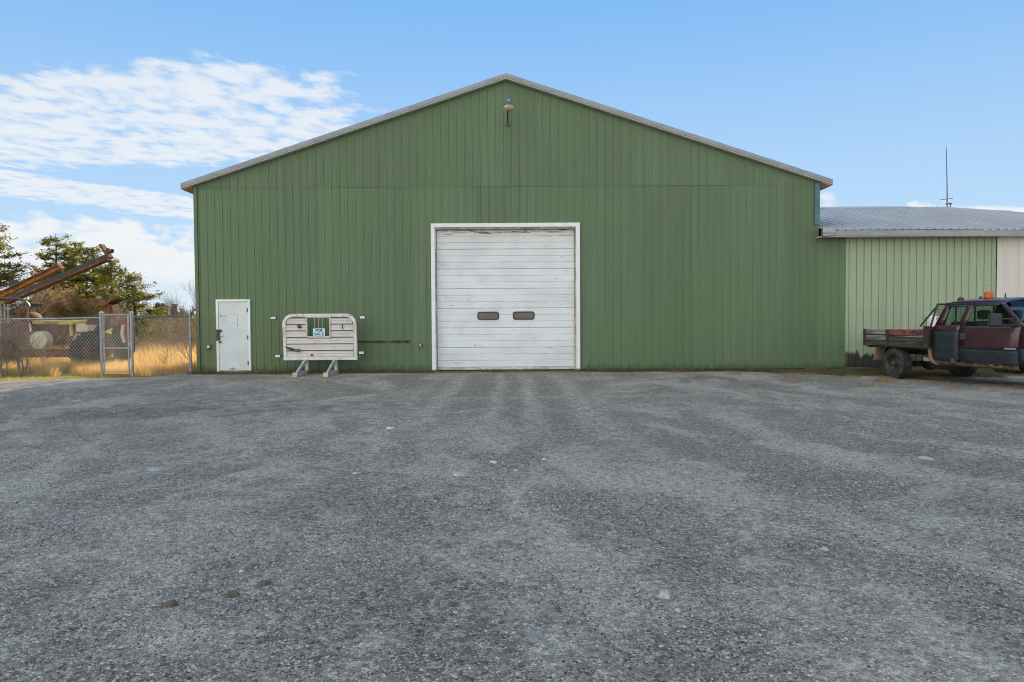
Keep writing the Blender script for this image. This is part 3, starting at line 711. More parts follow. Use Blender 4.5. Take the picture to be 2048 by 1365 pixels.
# ------------------------------------------------------------------ headache rack on two legs
RY0 = 19.38
rack = thing('cab_guard_rack', 'used white aluminium cab guard rack standing on two legs by the wall', 'rack', (-5.46, RY0, gz(-5.46, 18.9)))
M_alu = mat('weathered_aluminium', (0.68, 0.69, 0.70), (0.56, 0.56, 0.55), scale=6, rough=.38, metal=.25, c3=(0.46, 0.33, 0.17), s3=2.5, lohi3=(.64, .74))
M_alu2 = mat('aluminium_plank', (0.62, 0.62, 0.61), (0.53, 0.525, 0.505), scale=3, rough=.4, metal=.25, stretch=(1, 1, 2), lohi=(.35, .75), rnd=.04)
M_leg = mat('leg_metal', (0.52, 0.51, 0.48), (0.38, 0.37, 0.34), scale=7, rough=.55, metal=.2)
W2 = 1.055; PB, PT = .40, 1.715
fr = MB(); rr = .30; pth = []
def frame_strip(off):
    pts = [(-W2 + off + .03, PB)]; 
    for q in range(9): a = R(180 - 90 * q / 8); pts.append((-W2 + rr + (rr - off) * math.cos(a), PT - rr + (rr - off) * math.sin(a)))
    for q in range(9): a = R(90 - 90 * q / 8); pts.append((W2 - rr + (rr - off) * math.cos(a), PT - rr + (rr - off) * math.sin(a)))
    pts.append((W2 - off + .02, PB)); return pts
o_ = frame_strip(0); i_ = frame_strip(.105); n_ = len(o_)
fr.grid([[(a, 0.03, b) for a, b in o_], [(a, -.02, b) for a, b in o_], [(a, -.045, b) for a, b in [((p[0] * .85 + q[0] * .15), (p[1] * .85 + q[1] * .15)) for p, q in zip(o_, i_)]], [(a, -.045, b) for a, b in [((p[0] * .15 + q[0] * .85), (p[1] * .15 + q[1] * .85)) for p, q in zip(o_, i_)]], [(a, -.02, b) for a, b in i_], [(a, .03, b) for a, b in i_]])
fr.build('frame', M_alu, rack, smooth=True)
b = MB(); b.box(-W2 + .03, W2 - .0, -.05, .04, PB - .005, PB + .085); b.build('bottom_rail', M_alu, rack, bevel=.008)
WX0, WX1, WZ0, WZ1 = -.385, .325, 1.045, 1.635
def plank(x0, x1, z0, z1):
    p = MB(); pr = [(z0, .035), (z0 + .004, .0), (z0 + .008, -.014), (z0 + .075, -.014), (z0 + .080, -.002), (z0 + .094, -.002), (z0 + .10, -.014), (z1 - .045, -.014), (z1 - .036, .014), (z1 - .014, .022), (z1 - .004, .03), (z1, .036)]
    pr = [(min(z, z1 - .020), y) if z > z1 - .02 else (z, y) for z, y in pr]
    p.grid([[(x0, y, z) for z, y in pr], [(x1, y, z) for z, y in pr]][::-1])
    o = p.build('plank', M_alu2, rack); return o
NPL = 6; z0_ = PB + .087; ph_ = (PT - .105 - z0_) / NPL
for i in range(NPL):
    a, c = z0_ + i * ph_, z0_ + (i + 1) * ph_
    zt = min(c, PT - .1)
    inset = .0 if i < NPL - 1 else .03
    if c > WZ0 + .06:
        plank(-W2 + .10 + inset, WX0 - .003, a, zt); plank(WX1 + .003, W2 - .10 - inset, a, zt)
    else: plank(-W2 + .10, W2 - .10, a, zt)
for x0, x1 in ((-W2 + .09, WX0 - .002), (WX1 + .002, W2 - .09)):
    bp_ = MB(); bp_.box(x0, x1, .036, .042, PB + .05, PT - .09); bp_.build('back_sheet', mat('recess_shade_dirt', (0.16, 0.12, 0.085), rough=.9), rack)  # brown sheet added behind the planks, its colour drawing shadow and dirt at joints
bp_ = MB(); bp_.box(WX0 + .0, WX1 - .0, .036, .042, PB + .05, WZ0 - .02); bp_.build('back_sheet', MATS['recess_shade_dirt'], rack)
bk = MB()
for sx in (-1, 1):                                     # punched tread corners at the top
    for q in range(12):
        for w in range(5):
            cx_ = sx * (.46 + q * .042 + (w % 2) * .02); cz_ = PT - .15 - w * .026
            if abs(cx_) < W2 - .14: bk.add([(cx_ - .012, -.0135, cz_), (cx_, -.019, cz_ - .008), (cx_ + .012, -.0135, cz_), (cx_, -.019, cz_ + .008)], [(0, 1, 2, 3)])
bk.build('tread_bumps', M_alu, rack, kind='stuff')
w = MB(); t_ = .045
w.box(WX0, WX1, -.035, .035, WZ0 - t_ * .3, WZ0 + t_ * .7); w.box(WX0, WX1, -.035, .035, WZ1 - t_ * .7, WZ1); w.box(WX0, WX0 + t_, -.034, .034, WZ0 + t_ * .7, WZ1 - t_ * .7); w.box(WX1 - t_, WX1, -.034, .034, WZ0 + t_ * .7, WZ1 - t_ * .7)
w.build('window_frame', mat('window_alu', (0.60, 0.57, 0.52), (0.48, 0.40, 0.30), scale=4, rough=.5), rack)
# legs: foot channel, slanting strut, upright
for xl in (-.40, .43):
    f = MB(); f.box(xl - .065, xl + .065, -1.02, .10, .0, .012); f.box(xl - .065, xl - .053, -1.02, .10, .012, .115); f.box(xl + .053, xl + .065, -1.02, .10, .012, .115); f.box(xl - .053, xl + .053, -1.02, -1.005, .012, .115)
    f.build('foot', M_leg, rack)
    s = MB(); s.prism([(-.98, .08), (-.86, .08), (-.05, PB - .10), (.03, PB - .006), (-.22, PB - .006), (-.28, PB - .05)], xl - .026, xl + .026, axis='x'); s.build('strut', M_leg, rack, bevel=.006)
    u = MB(); u.box(xl - .03, xl + .06, .0, .07, .012, PB - .006); u.build('upright', M_leg, rack, bevel=.005)
# work lamps
M_lampf = mat('lamp_lens', (0.72, 0.74, 0.76), (0.60, 0.62, 0.64), scale=30, rough=.15, spec=.7)
for lx, lz, ax in ((-1.28, 1.60, -1.05), (1.24, 1.60, 1.05), (-1.17, .52, -1.03), (1.20, .60, 1.05)):
    a = MB(); a.box(lx - .085, lx + .085, -.09, .0, lz - .045, lz + .045); a = a.build('work_lamp', M_blk, rack, bevel=.012)
    c = MB(); c.box(lx - .07, lx + .07, -.096, -.0905, lz - .033, lz + .033); c.build('lamp_lens', M_lampf, a, bevel=.002)
    c = MB(); c.tube([(lx, -.03, lz - .045), (lx, -.03, lz - .10), (ax, -.0, lz - .12)], .014, 6); c.build('lamp_bracket', mat('lamp_bracket', (0.16, 0.13, 0.11), rough=.7), a)
k_ = MB(); k_.lathe([(0, 0), (.05, 0), (.062, -.03), (.05, -.06), (.02, -.075), (0, -.075)], 12, (-.56, -.012, 1.36), 'y'); k_.build('rusty_knob', M_rust, rack, smooth=True)
k_ = MB(); k_.tube([(.66, -.01, 1.41), (.66, -.06, 1.40), (.665, -.06, 1.29), (.66, -.01, 1.28)], .013, 6); k_.build('grab_handle', M_rust, rack)
st_ = MB(); st_.tube([(-.96, -.04, .78), (-.88, -.06, .74), (-.80, -.05, .72), (-.70, -.05, .70)], [.018, .035, .03, .022], 7); st_.build('strap', mat('strap_blue', (0.045, 0.065, 0.085), (0.02, 0.03, 0.04), scale=20, rough=.8), rack)
st_ = MB(); st_.box(-.71, -.56, -.075, -.015, .655, .725); st_.tube([(-.66, -.07, .67), (-.56, -.075, .64)], .014, 6); st_.build('ratchet', mat('ratchet_grey', (0.16, 0.16, 0.16), (0.09, 0.08, 0.07), scale=15, rough=.5, metal=.6), rack, bevel=.008)
k_ = MB(); k_.box(-.245, -.195, -.06, -.012, .515, .565); k_.build('socket_box', M_blk, rack, bevel=.006)
for xx, zz in ((-.04, .535), (.03, .535), (-.12, .90), (.0, .91), (.98, .50), (-.98, .44)):
    k_ = MB(); k_.lathe([(0, 0), (.010, 0), (.010, -.01), (0, -.012)], 6, (xx, -.0125, zz), 'y'); k_.build('bolt', M_blk, rack)
for xx in (-.6, -.43, -.2, .13, .37):
    k_ = MB(); k_.lathe([(0, 0), (.011, 0), (.011, -.01), (0, -.012)], 6, (xx, -.044, 1.665), 'y'); k_.build('bolt', M_blk, rack)
for x0, x1, z0, z1, mt in ((-.78, -.50, 1.625, 1.655, 'y'), (.62, .74, 1.64, 1.68, 'o'), (.80, .90, 1.65, 1.68, 'g'), (.96, 1.01, 1.15, 1.42, 'y'), (-1.03, -.985, 1.05, 1.35, 'o'), (.52, .60, .425, .455, 'b')):
    k_ = MB(); k_.box(x0, x1, -.0495 if mt != 'b' else -.053, -.0448, z0, z1)
    k_.build('old_sticker', mat('sticker_' + mt, {'y': (0.55, 0.46, 0.22), 'o': (0.58, 0.40, 0.22), 'g': (0.3, 0.3, 0.3), 'b': (0.22, 0.15, 0.06)}[mt], (0.5, 0.48, 0.42), scale=14, rough=.7), rack)
# for-sale sign hung in the rack window by three cords
sg = thing('for_sale_sign', 'pale blue FOR SALE sign hung in the rack window', 'sign', (-5.46 - .005, RY0 - .02, gz(-5.46, 18.9)))
s = MB(); s.box(-.17, .165, -.028, -.018, 1.068, 1.295); s.build('board', mat('sign_blue', (0.50, 0.72, 0.80), (0.56, 0.76, 0.82), scale=5, rough=.5), sg)
M_ink = mat('sign_ink', (0.012, 0.075, 0.10), rough=.6)
for i_c, ch in enumerate('FOR'): text_mesh('letter', ch, .108, M_ink, sg, (-.075 + i_c * .074, -.0295, 1.232), .0012, 1.05, .0035)
for i_c, ch in enumerate('SALE'): text_mesh('letter', ch, .108, M_ink, sg, (-.107 + i_c * .071, -.0295, 1.132), .0012, 1.0, .0035)
for xx in (-.12, -.01, .09):
    c = MB(); c.tube([(xx, -.02, 1.29), (xx + .004, -.016, 1.45), (xx - .002, -.012, 1.612)], .0055, 5); c.build('cord', mat('cord', (0.6, 0.6, 0.54), rough=.8), sg)

# ------------------------------------------------------------------ chain link fence and gate
M_wire = mat('wire', (0.42, 0.43, 0.44), (0.30, 0.29, 0.28), scale=3, rough=.45, metal=.6)
def chain(mb, a, b, z0, z1, pitch=.092, r=.0042, bumpy=True):
    """two families of diagonal wires between ground points a and b"""
    a = Vector(a); b = Vector(b); L = (b - a).length; d = (b - a).normalized(); n = Vector((-d.y, d.x, 0)); Hh = z1 - z0
    slope = 1.15
    for fam in (1, -1):
        s0 = -Hh / slope if fam == 1 else 0; s = s0
        while s < (L if fam == 1 else L + Hh / slope):
            # line from (s, z0) going fam direction
            t0, t1 = 0.0, Hh / slope
            xa, xb = s, s + fam * t1
            pa, pb = 0.0, 1.0
            def clipx(x): return min(L, max(0, x))
            ca, cb = clipx(xa), clipx(xb)
            if abs(cb - ca) > .02:
                za = z0 + abs(ca - xa) * slope; zb = z0 + abs(cb - xa) * slope
                P = a + d * ca + n * (.003 * fam); Q = a + d * cb + n * (.003 * fam)
                mb.tube([(P.x, P.y, za), (Q.x, Q.y, zb)], r, 3, caps=False)
            s += pitch
def post(mb, p, z1, r=.036, z0=-.1):
    mb.tube([(p[0], p[1], z0), (p[0], p[1], z1 - .03)], r, 10); mb.lathe([(r * 1.12, z1 - .05), (r * 1.12, z1 - .03), (r * .8, z1 - .005), (.0, z1)], 10, (p[0], p[1], 0))
GP1 = (-11.17, 18.56); GP2 = (-10.24, 18.38); FP3 = (-9.27, 19.66)
fl = thing('chain_link_fence', 'long low chain link fence left of the gate with bushes growing through', 'fence', (GP1[0], GP1[1], gz(*GP1)))
def loc(p, o): return (p[0] - o.location.x, p[1] - o.location.y)
L0 = (-21.5, 18.1)
pts = [GP1, (-13.86, 18.47), (-16.6, 18.35), (-19.2, 18.2), L0]
for p_ in pts[1:]:
    q = MB(); post(q, loc(p_, fl), 1.62, .028); q.build('post', M_galv, fl, smooth=True)
for a_, b_ in zip(pts, pts[1:]):
    A, B = loc(a_, fl), loc(b_, fl)
    q = MB(); q.tube([(A[0] - (.05 if a_ == GP1 else 0), A[1], 1.625 if a_ == GP1 else 1.60), (B[0], B[1], 1.60)], .021, 8); q.build('top_rail', M_galv, fl, smooth=True)
    q = MB(); chain(q, (A[0] - (.05 if a_ == GP1 else 0), A[1], 0), (B[0], B[1], 0), .03, 1.60); q.build('wire_mesh', M_wire, fl, kind='stuff')
gt = thing('chain_link_gate', 'narrow chain link gate between two tall grey posts', 'gate', (GP1[0], GP1[1], gz(*GP1)))
for p_, zt in ((GP1, 1.80), (GP2, 1.80)):
    q = MB(); post(q, loc(p_, gt), zt, .037); pq = q.build('gate_post', M_galv, gt, smooth=True)
    for zz in (.35, .8, 1.2, 1.5):
        c = MB(); c.lathe([(.041, -.012), (.041, .012)], 10, (*loc(p_, gt), zz)); c.build('clamp', M_galv, pq, smooth=True)
ga = Vector((*loc(GP1, gt), 0)); gb = Vector((*loc(GP2, gt), 0)); gd = (gb - ga).normalized()
A = ga + gd * .085; B = gb - gd * .10
q = MB()
q.tube([(A.x, A.y, .10), (A.x, A.y, 1.745), (A.x + gd.x * .02, A.y + gd.y * .02, 1.765)], .022, 8); q.tube([(B.x, B.y, .10), (B.x, B.y, 1.74)], .022, 8)
q.build('gate_stile', M_galv, gt, smooth=True)
for zz in (.105, .80, 1.71):
    q = MB(); q.tube([(A.x, A.y, zz), (B.x, B.y, zz)], .020, 8); q.build('gate_rail', M_galv, gt, smooth=True)
q = MB(); chain(q, A, B, .11, 1.72); q.build('wire_mesh', M_wire, gt, kind='stuff')
q = MB(); q.tube([(B.x + .02, B.y - .03, .90), (B.x + .10, B.y - .02, .90)], .02, 8); q.lathe([(.03, -.05), (.03, .05)], 8, (B.x + .05, B.y - .02, .90)); q.build('latch', M_galv, gt)
for zz in (.18, 1.35):
    q = MB(); q.tube([(ga.x, ga.y, zz), (A.x, A.y, zz)], .016, 6); q.build('hinge', M_galv, gt)
fr_ = thing('chain_link_fence', 'short chain link panel between the gate and the building corner', 'fence', (FP3[0], FP3[1], gz(*FP3)))
A = loc(GP2, fr_); B = (0, 0)
q = MB(); post(q, B, 1.80, .034); q.build('post', M_galv, fr_, smooth=True)
q = MB(); q.tube([(A[0] + .04, A[1] + .04, 1.66), (B[0], B[1], 1.665)], .021, 8); q.build('top_rail', M_galv, fr_, smooth=True)
q = MB(); chain(q, (A[0] + .03, A[1] + .04, 0), (0, 0, 0), .03, 1.66, r=.0032); q.build('wire_mesh', M_wire, fr_, kind='stuff')

# ------------------------------------------------------------------ flatbed pickup backed up to the low building
TH = R(79.5)
TP = (10.96, 17.88)
truck = thing('flatbed_truck', 'dark maroon pickup truck with weathered wooden flatbed and amber roof beacon', 'truck', (TP[0], TP[1], gz(*TP) + .0), -TH)
M_maroon = mat('maroon_paint', (0.042, 0.009, 0.015), (0.055, 0.013, 0.020), scale=3, rough=.32, spec=.5, c3=(0.055, 0.022, 0.026), s3=4, lohi3=(.62, .80), coat=.7)
M_navy = mat('navy_primer', (0.013, 0.022, 0.031), (0.022, 0.032, 0.042), scale=4, rough=.55, c3=(0.09, 0.075, 0.06), s3=6, lohi3=(.60, .74))
M_tan = mat('tan_mud', (0.30, 0.225, 0.14), (0.22, 0.165, 0.105), scale=7, rough=.85)
M_rockr = mat('rusty_rocker', (0.16, 0.105, 0.06), (0.07, 0.05, 0.038), scale=9, rough=.9, c3=(0.24, 0.18, 0.12), s3=7, bump=.4)
M_tyre = mat('tyre_rubber', (0.022, 0.026, 0.031), (0.05, 0.055, 0.06), scale=8, rough=.8, c3=(0.075, 0.068, 0.06), s3=4)
M_rim = mat('steel_rim', (0.075, 0.08, 0.085), (0.05, 0.042, 0.038), scale=12, rough=.6, metal=.3)
M_chas = mat('chassis_black', (0.018, 0.017, 0.017), (0.045, 0.033, 0.026), scale=8, rough=.85)
M_gl = glass('cab_glass', (0.70, 0.84, 0.79))
M_seat = mat('seat_grey', (0.035, 0.037, 0.04), rough=.9)
def yside(z):            # body side: half-width against height
    tab = ((.44, .93), (.55, .985), (.80, 1.005), (1.10, 1.0), (1.26, .985), (1.36, .955), (1.88, .80), (1.94, .765))
    for (a, p), (b, q) in zip(tab, tab[1:]):
        if z <= b: return p + (q - p) * (z - a) / (b - a)
    return tab[-1][1]
def side_panel(name, material, zs, xl, xr, parent=None, sides=(-1, 1), nx=6, solid=.02, inset=0.0, label=None, bevel=0.0):
    """panel on the body side; xl, xr give the rear and front edge at each height"""
    out = []
    for s in sides:
        mb = MB(); rows = []
        for z in zs:
            a, b = xl(z), xr(z); rows.append([(a + (b - a) * i / nx, s * (yside(z) - inset), z) for i in range(nx + 1)])
        mb.grid(rows if s < 0 else [r[::-1] for r in rows])
        out.append(mb.build(name, material, parent or truck, smooth=True, solid=solid, offset=-1, label=label))
    return out
def lin(z0, x0, z1, x1): return lambda z: x0 + (x1 - x0) * (z - z0) / (z1 - z0)
K = lambda c: (lambda z: c)
Zlow = [.53, .60, .70, .80, .86]; Zmid = [.865, .95, 1.05, 1.15, 1.22, 1.28, 1.33, 1.38]
side_panel('rear_quarter', M_navy, Zlow + [.95, 1.05, 1.15, 1.26], K(1.17), K(1.925), label='navy primer patch behind the front door')
side_panel('rear_quarter_top', M_maroon, [1.263, 1.30, 1.34, 1.40], K(1.18), K(1.925))
fd = side_panel('front_door', M_maroon, Zmid, K(1.94), lin(.86, 3.46, 1.38, 3.48))
fl_ = side_panel('lower_cladding', M_navy, Zlow, K(1.94), K(3.46))
side_panel('front_fender', M_maroon, [.92, 1.05, 1.15, 1.25, 1.32], K(3.475), K(5.0), nx=8)
side_panel('fender_lower', M_navy, [.55, .7, .80, .915], K(3.475), K(3.62), nx=2); side_panel('fender_lower', M_navy, [.62, .75, .915], K(4.66), K(5.0), nx=2)
rk = random.Random(5)
for s in (-1, 1):        # rusted, ragged rocker
    mb = MB(); a = []; b_ = []; c_ = []
    for i in range(25):
        x = 1.16 + i * (3.46 - 1.16) / 24
        a.append((x, s * .90, .435 + .012 * rk.random())); b_.append((x, s * .955, .475)); c_.append((x, s * .985, .528 + (.05 * rk.random() ** 2 if i > 6 else .015 * rk.random())))
    mb.grid([a, b_, c_] if s < 0 else [r[::-1] for r in (a, b_, c_)]); mb.build('rocker_panel', M_rockr, truck, solid=.01, offset=-1)
    h = MB(); h.lathe([(.0, 0), (.07, 0), (.05, .004), (0, .006)], 9, (1.78, s * 1.0, .56), 'y'); h.build('rust_hole', M_rockr, truck)
# pillars and roof
side_panel('rear_pillar', M_maroon, [1.40, 1.55, 1.70, 1.86], lin(1.40, 1.19, 1.86, 1.36), lin(1.40, 1.42, 1.86, 1.50), nx=2)
side_panel('middle_pillar', M_maroon, [1.38, 1.55, 1.70, 1.86], lin(1.38, 1.86, 1.86, 1.97), lin(1.38, 2.07, 1.86, 2.15), nx=2)
side_panel('windscreen_pillar', M_maroon, [1.36, 1.52, 1.70, 1.87], lin(1.36, 3.44, 1.87, 2.84), lin(1.36, 3.60, 1.87, 2.98), nx=2)
side_panel('roof_rail', M_maroon, [1.86, 1.90, 1.93], lin(1.86, 1.36, 1.93, 1.40), lin(1.86, 2.98, 1.93, 2.92), nx=8)
side_panel('window_visor', M_blk, [1.82, 1.87], K(1.48), K(2.0), nx=2, inset=-.035, solid=.008); side_panel('window_visor', M_blk, [1.835, 1.885], K(2.20), K(2.84), nx=4, inset=-.035, solid=.008)
side_panel('rear_side_window', M_gl, [1.38, 1.6, 1.88], lin(1.38, 1.40, 1.88, 1.48), lin(1.38, 1.88, 1.88, 1.99), nx=1, solid=0, inset=.012)
side_panel('front_window', M_gl, [1.36, 1.6, 1.89], lin(1.36, 2.05, 1.89, 2.13), lin(1.36, 3.47, 1.89, 2.84), nx=1, solid=0, inset=.012)
rf = MB(); rows = []
for x, dz, sh_ in ((1.36, -.035, .0), (1.40, .0, 0), (1.6, .012, 0), (2.1, .02, 0), (2.6, .015, 0), (2.88, 0, 0), (2.97, -.03, 0)):
    rows.append([(x - .05 * abs(t) ** 2 * (1 if x > 2.8 else -0.2), .772 * t, 1.928 + dz + .085 * (1 - abs(t) ** 2.4)) for t in [-1 + i / 8 for i in range(17)]])
rf.grid([r[::-1] for r in rows]); rf.build('roof', M_maroon, truck, smooth=True, solid=.02, offset=-1)
ws = MB(); ws.grid([[(3.60 + .06 * (1 - (t * t)), t * .90, 1.33) for t in (-1, -.5, 0, .5, 1)], [(2.97 + .05 * (1 - t * t), t * .74, 1.93) for t in (-1, -.5, 0, .5, 1)]]); ws.build('windscreen', M_gl, truck, smooth=True)
bw_ = MB(); bw_.grid([[(1.18, -.93, .55), (1.18, .93, .55)], [(1.18, -.95, 1.36), (1.18, .95, 1.36)]]); bw_.build('cab_back', M_maroon, truck, solid=.015)
for s in (-1, 1):
    b_ = MB(); b_.grid([[(1.18, s * .95, 1.36), (1.18, s * .70, 1.36)], [(1.37, s * .78, 1.93), (1.37, s * .62, 1.93)]]); b_.build('cab_back_pillar', M_maroon, truck, solid=.02)
b_ = MB(); b_.grid([[(1.185, -.71, 1.365), (1.185, .71, 1.365)], [(1.365, -.63, 1.92), (1.365, .63, 1.92)]]); b_.build('rear_window', M_gl, truck)
fl2 = MB(); fl2.box(1.2, 3.5, -.88, .88, .50, .56); fl2.build('cab_floor', M_chas, truck)
ds = MB(); ds.box(3.25, 3.58, -.88, .88, .95, 1.30); ds.build('dashboard', M_seat, truck, bevel=.05)
for yy in (-.42, .42):
    s = MB(); s.prism([(2.15, .95), (2.30, .92), (2.16, 1.50), (2.02, 1.50)], yy - .25, yy + .25); s = s.build('seat_back', M_seat, truck, bevel=.06)
    h = MB(); h.box(1.98, 2.11, yy - .16, yy + .16, 1.53, 1.74); h.build('headrest', M_seat, s, bevel=.05)
s = MB(); s.box(1.35, 1.55, -.7, .7, .9, 1.48); s.build('rear_bench', M_seat, truck, bevel=.06)
sw = MB(); sw.tube([(3.05 - .10 * math.sin(a), .42 + .19 * math.cos(a), 1.30 + .17 * math.sin(a)) for a in [2 * math.pi * i / 20 for i in range(21)]], .016, 6, caps=False); sw.build('steering_wheel', M_blk, truck)
# bonnet and front, mostly beyond the frame edge
bn = MB(); rows = []
for x, w, z in ((3.60, .93, 1.315), (4.0, .92, 1.325), (4.6, .89, 1.30), (4.98, .85, 1.25), (5.06, .83, 1.15)): rows.append([(x, w * t, z + .06 * (1 - t * t)) for t in (-1, -.8, -.5, 0, .5, .8, 1)])
bn.grid([r[::-1] for r in rows]); bn.build('bonnet', M_maroon, truck, smooth=True, solid=.02, offset=-1)
gr_ = MB(); gr_.box(5.0, 5.06, -.55, .55, .85, 1.18); gr_.build('grille', M_blk, truck, bevel=.02)
for s in (-1, 1):
    h = MB(); h.box(5.0, 5.05, s * .75 - .18, s * .75 + .18, .88, 1.16); h.build('headlight', M_lampf, truck, bevel=.02)
bm = MB(); bm.box(5.05, 5.22, -.98, .98, .52, .78); bm.build('front_bumper', M_chas, truck, bevel=.04)
# chassis, axle, bits hanging below
c = MB()
for yy in (-.42, .42): c.box(-1.05, 5.0, yy - .04, yy + .04, .62, .78)
c.box(-.9, -.8, -.5, .5, .62, .76); c.box(.9, 1.0, -.5, .5, .6, .75); c.build('chassis', M_chas, truck)
c = MB(); c.tube([(0, -.98, .385), (0, .98, .385)], .065, 10); c.lathe([(0, -.16), (.17, -.10), (.19, 0), (.17, .10), (0, .16)], 12, (0, 0, .39), 'x'); c.build('rear_axle', M_chas, truck)
c = MB(); c.tube([(4.15, -.9, .385), (4.15, .9, .385)], .055, 10); c.build('front_axle', M_chas, truck)
c = MB(); c.lathe([(0, -.45), (.11, -.43), (.13, -.3), (.13, .3), (.11, .43), (0, .45)], 10, (1.15, -.55, .42), 'x'); c.build('silencer', M_chas, truck)
c = MB(); c.box(2.6, 3.2, -.75, -.5, .36, .52); c.build('fuel_tank', M_chas, truck, bevel=.06)
c = MB(); c.box(.78, .98, -.9, -.72, .50, .60); c.build('step_bracket', mat('pale_metal', (0.35, 0.34, 0.31), rough=.6), truck, bevel=.01)
c = MB(); c.tube([(-.9, -.8, .69), (-1.0, -.55, .66), (-1.02, 0, .66), (-1.0, .55, .66), (-.9, .8, .69)], .07, 8); c.build('rear_bumper', M_chas, truck, smooth=True)
# wheels
def wheel(x, s, yc=.995):
    R_ = .398; w = .125
    t = MB(); t.lathe([(.215, -w * .82), (.235, -w), (.30, -w * 1.08), (.365, -w * .98), (R_ - .012, -w * .72), (R_ - .010, -w * .3), (R_ - .010, w * .3), (R_ - .012, w * .72), (.365, w * .98), (.30, w * 1.08), (.235, w), (.215, w * .82)], 40, (x, s * yc, R_), 'y', closed=True)
    for i in range(44):
        a = 2 * math.pi * i / 44
        for row, (y0, y1, da) in enumerate(((-w * .92, -w * .48, 0), (-w * .36, w * .0, .07), (w * .06, w * .40, 0), (w * .50, w * .92, .07))):
            ca = a + da; da2 = .052; rr0, rr1 = R_ - .02, R_ + (.001 if row in (1, 2) else -.006)
            vs = []
            for yy in (y0, y1):
                for q in (-da2, da2):
                    for rr_ in (rr0, rr1): vs.append((x + rr_ * math.cos(ca + q), s * yc + yy, R_ + rr_ * math.sin(ca + q)))
            t.add(vs, [(1, 3, 7, 5), (0, 1, 5, 4), (2, 6, 7, 3), (0, 2, 3, 1), (4, 5, 7, 6)])
    t = t.build('tyre', M_tyre, truck)
    m = MB(); sd = s
    m.lathe([(.222, sd * -.08), (.222, sd * .075), (.205, sd * .085), (.195, sd * .06), (.185, sd * .02), (.15, sd * .005), (.115, sd * .025), (.085, sd * .03), (.075, sd * .06), (.0, sd * .065)], 28, (x, s * yc, R_), 'y'); m.build('rim', M_rim, t, smooth=True)
    hb = MB(); hb.lathe([(.062, 0), (.060, sd * .05), (.045, sd * .06), (0, sd * .062)], 14, (x, s * (yc + .06), R_), 'y'); hb.build('hub', M_rust, t, smooth=True)
    for i in range(8):
        a = 2 * math.pi * (i + .5) / 8; n_ = MB(); n_.lathe([(0, 0), (.021, 0), (.021, sd * .004), (0, sd * .005)], 8, (x + .158 * math.cos(a), s * (yc + .0125) , R_ + .158 * math.sin(a)), 'y'); n_.build('vent_hole', M_dark, t)
for s in (-1, 1): wheel(0, s, .985); wheel(4.15, s, .90)
# flatbed: deck, posts and separate side boards
M_wd = mat('grey_wood', (0.23, 0.225, 0.205), (0.12, 0.115, 0.10), scale=5, rough=.9, bump=.5, bscale=30, stretch=(.25, 1, 2.5), c3=(0.34, 0.33, 0.30), s3=5, stretch3=(.2, 1, 3), rnd=.12)
M_wd2 = mat('dark_wood', (0.060, 0.058, 0.055), (0.033, 0.031, 0.030), scale=5, rough=.9, bump=.5, stretch=(.25, 1, 2.5), c3=(0.14, 0.13, 0.115), s3=5, stretch3=(.2, 1, 3), rnd=.1)
M_red = mat('peeling_red', (0.30, 0.085, 0.088), (0.20, 0.05, 0.055), scale=8, rough=.8, bump=.7, bscale=24, stretch=(.5, 1, 2), c3=(0.055, 0.04, 0.035), s3=10, lohi3=(.50, .60), stretch3=(.5, 1, 1.6))
M_brn = mat('brown_steel', (0.055, 0.037, 0.028), (0.032, 0.024, 0.020), scale=8, rough=.85, c3=(0.13, 0.075, 0.045), s3=8)
dk = MB(); dk.box(-1.05, 1.16, -1.06, 1.06, .80, .865); dk.build('deck', M_wd2, truck)
for i in range(5):
    c = MB(); xx = -.95 + i * .5; c.box(xx - .03, xx + .03, -1.04, 1.04, .781, .799); c.build('cross_member', M_chas, truck)
for s in (-1, 1):
    def board(x0, x1, z0, z1, m, name='side_board', y0=1.085, y1=1.125, lab=None):
        b_ = MB(); n = 8; r_ = random.Random(int(x0 * 100 + z0 * 1000))
        top = [(x0 + (x1 - x0) * i / n, z1 - .006 * r_.random()) for i in range(n + 1)]; bot = [(x0 + (x1 - x0) * i / n, z0 + .006 * r_.random()) for i in range(n + 1)]
        b_.prism(bot + top[::-1], min(s * y0, s * y1), max(s * y0, s * y1)); return b_.build(name, m, truck, bevel=.004, label=lab)
    board(-1.0, -.20, 1.145, 1.272, M_wd); board(-1.0, -.20, .985, 1.118, M_wd)
    board(-.13, 1.10, 1.135, 1.285, M_red, lab='top board with peeling red paint'); board(-.13, 1.10, .975, 1.105, M_wd2)
    board(-1.06, -.16, .845, .975, M_wd2, 'bottom_board', 1.10, 1.15); board(-.155, 1.18, .84, .968, M_wd2, 'bottom_board', 1.10, 1.15)
    for x0, x1, zt in ((-1.055, -1.0, 1.28), (-.20, -.13, 1.275), (1.08, 1.17, 1.375)):
        b_ = MB(); ya, yb = s * 1.09, s * 1.165; b_.box(x0, x1, min(ya, yb), max(ya, yb), .83, zt); b_.build('stake', M_brn, truck, bevel=.004)
    f = MB(); f.grid([[(-.66, s * 1.10, .81), (-.66, s * .80, .81)], [(-.67, s * 1.10, .62), (-.67, s * .80, .64)], [(-.70, s * 1.12, .45), (-.70, s * .82, .47)]]); f.build('mud_flap', M_tan, truck, solid=.012)
    f = MB(); f.grid([[(1.13, s * 1.08, .84), (1.13, s * .98, .84)], [(1.14, s * 1.07, .66), (1.15, s * .98, .66)], [(1.20, s * 1.04, .50), (1.24, s * .95, .47)], [(1.34, s * 1.02, .45), (1.34, s * .93, .44)]]); f.build('cab_splash_guard', M_tan, truck, solid=.012)
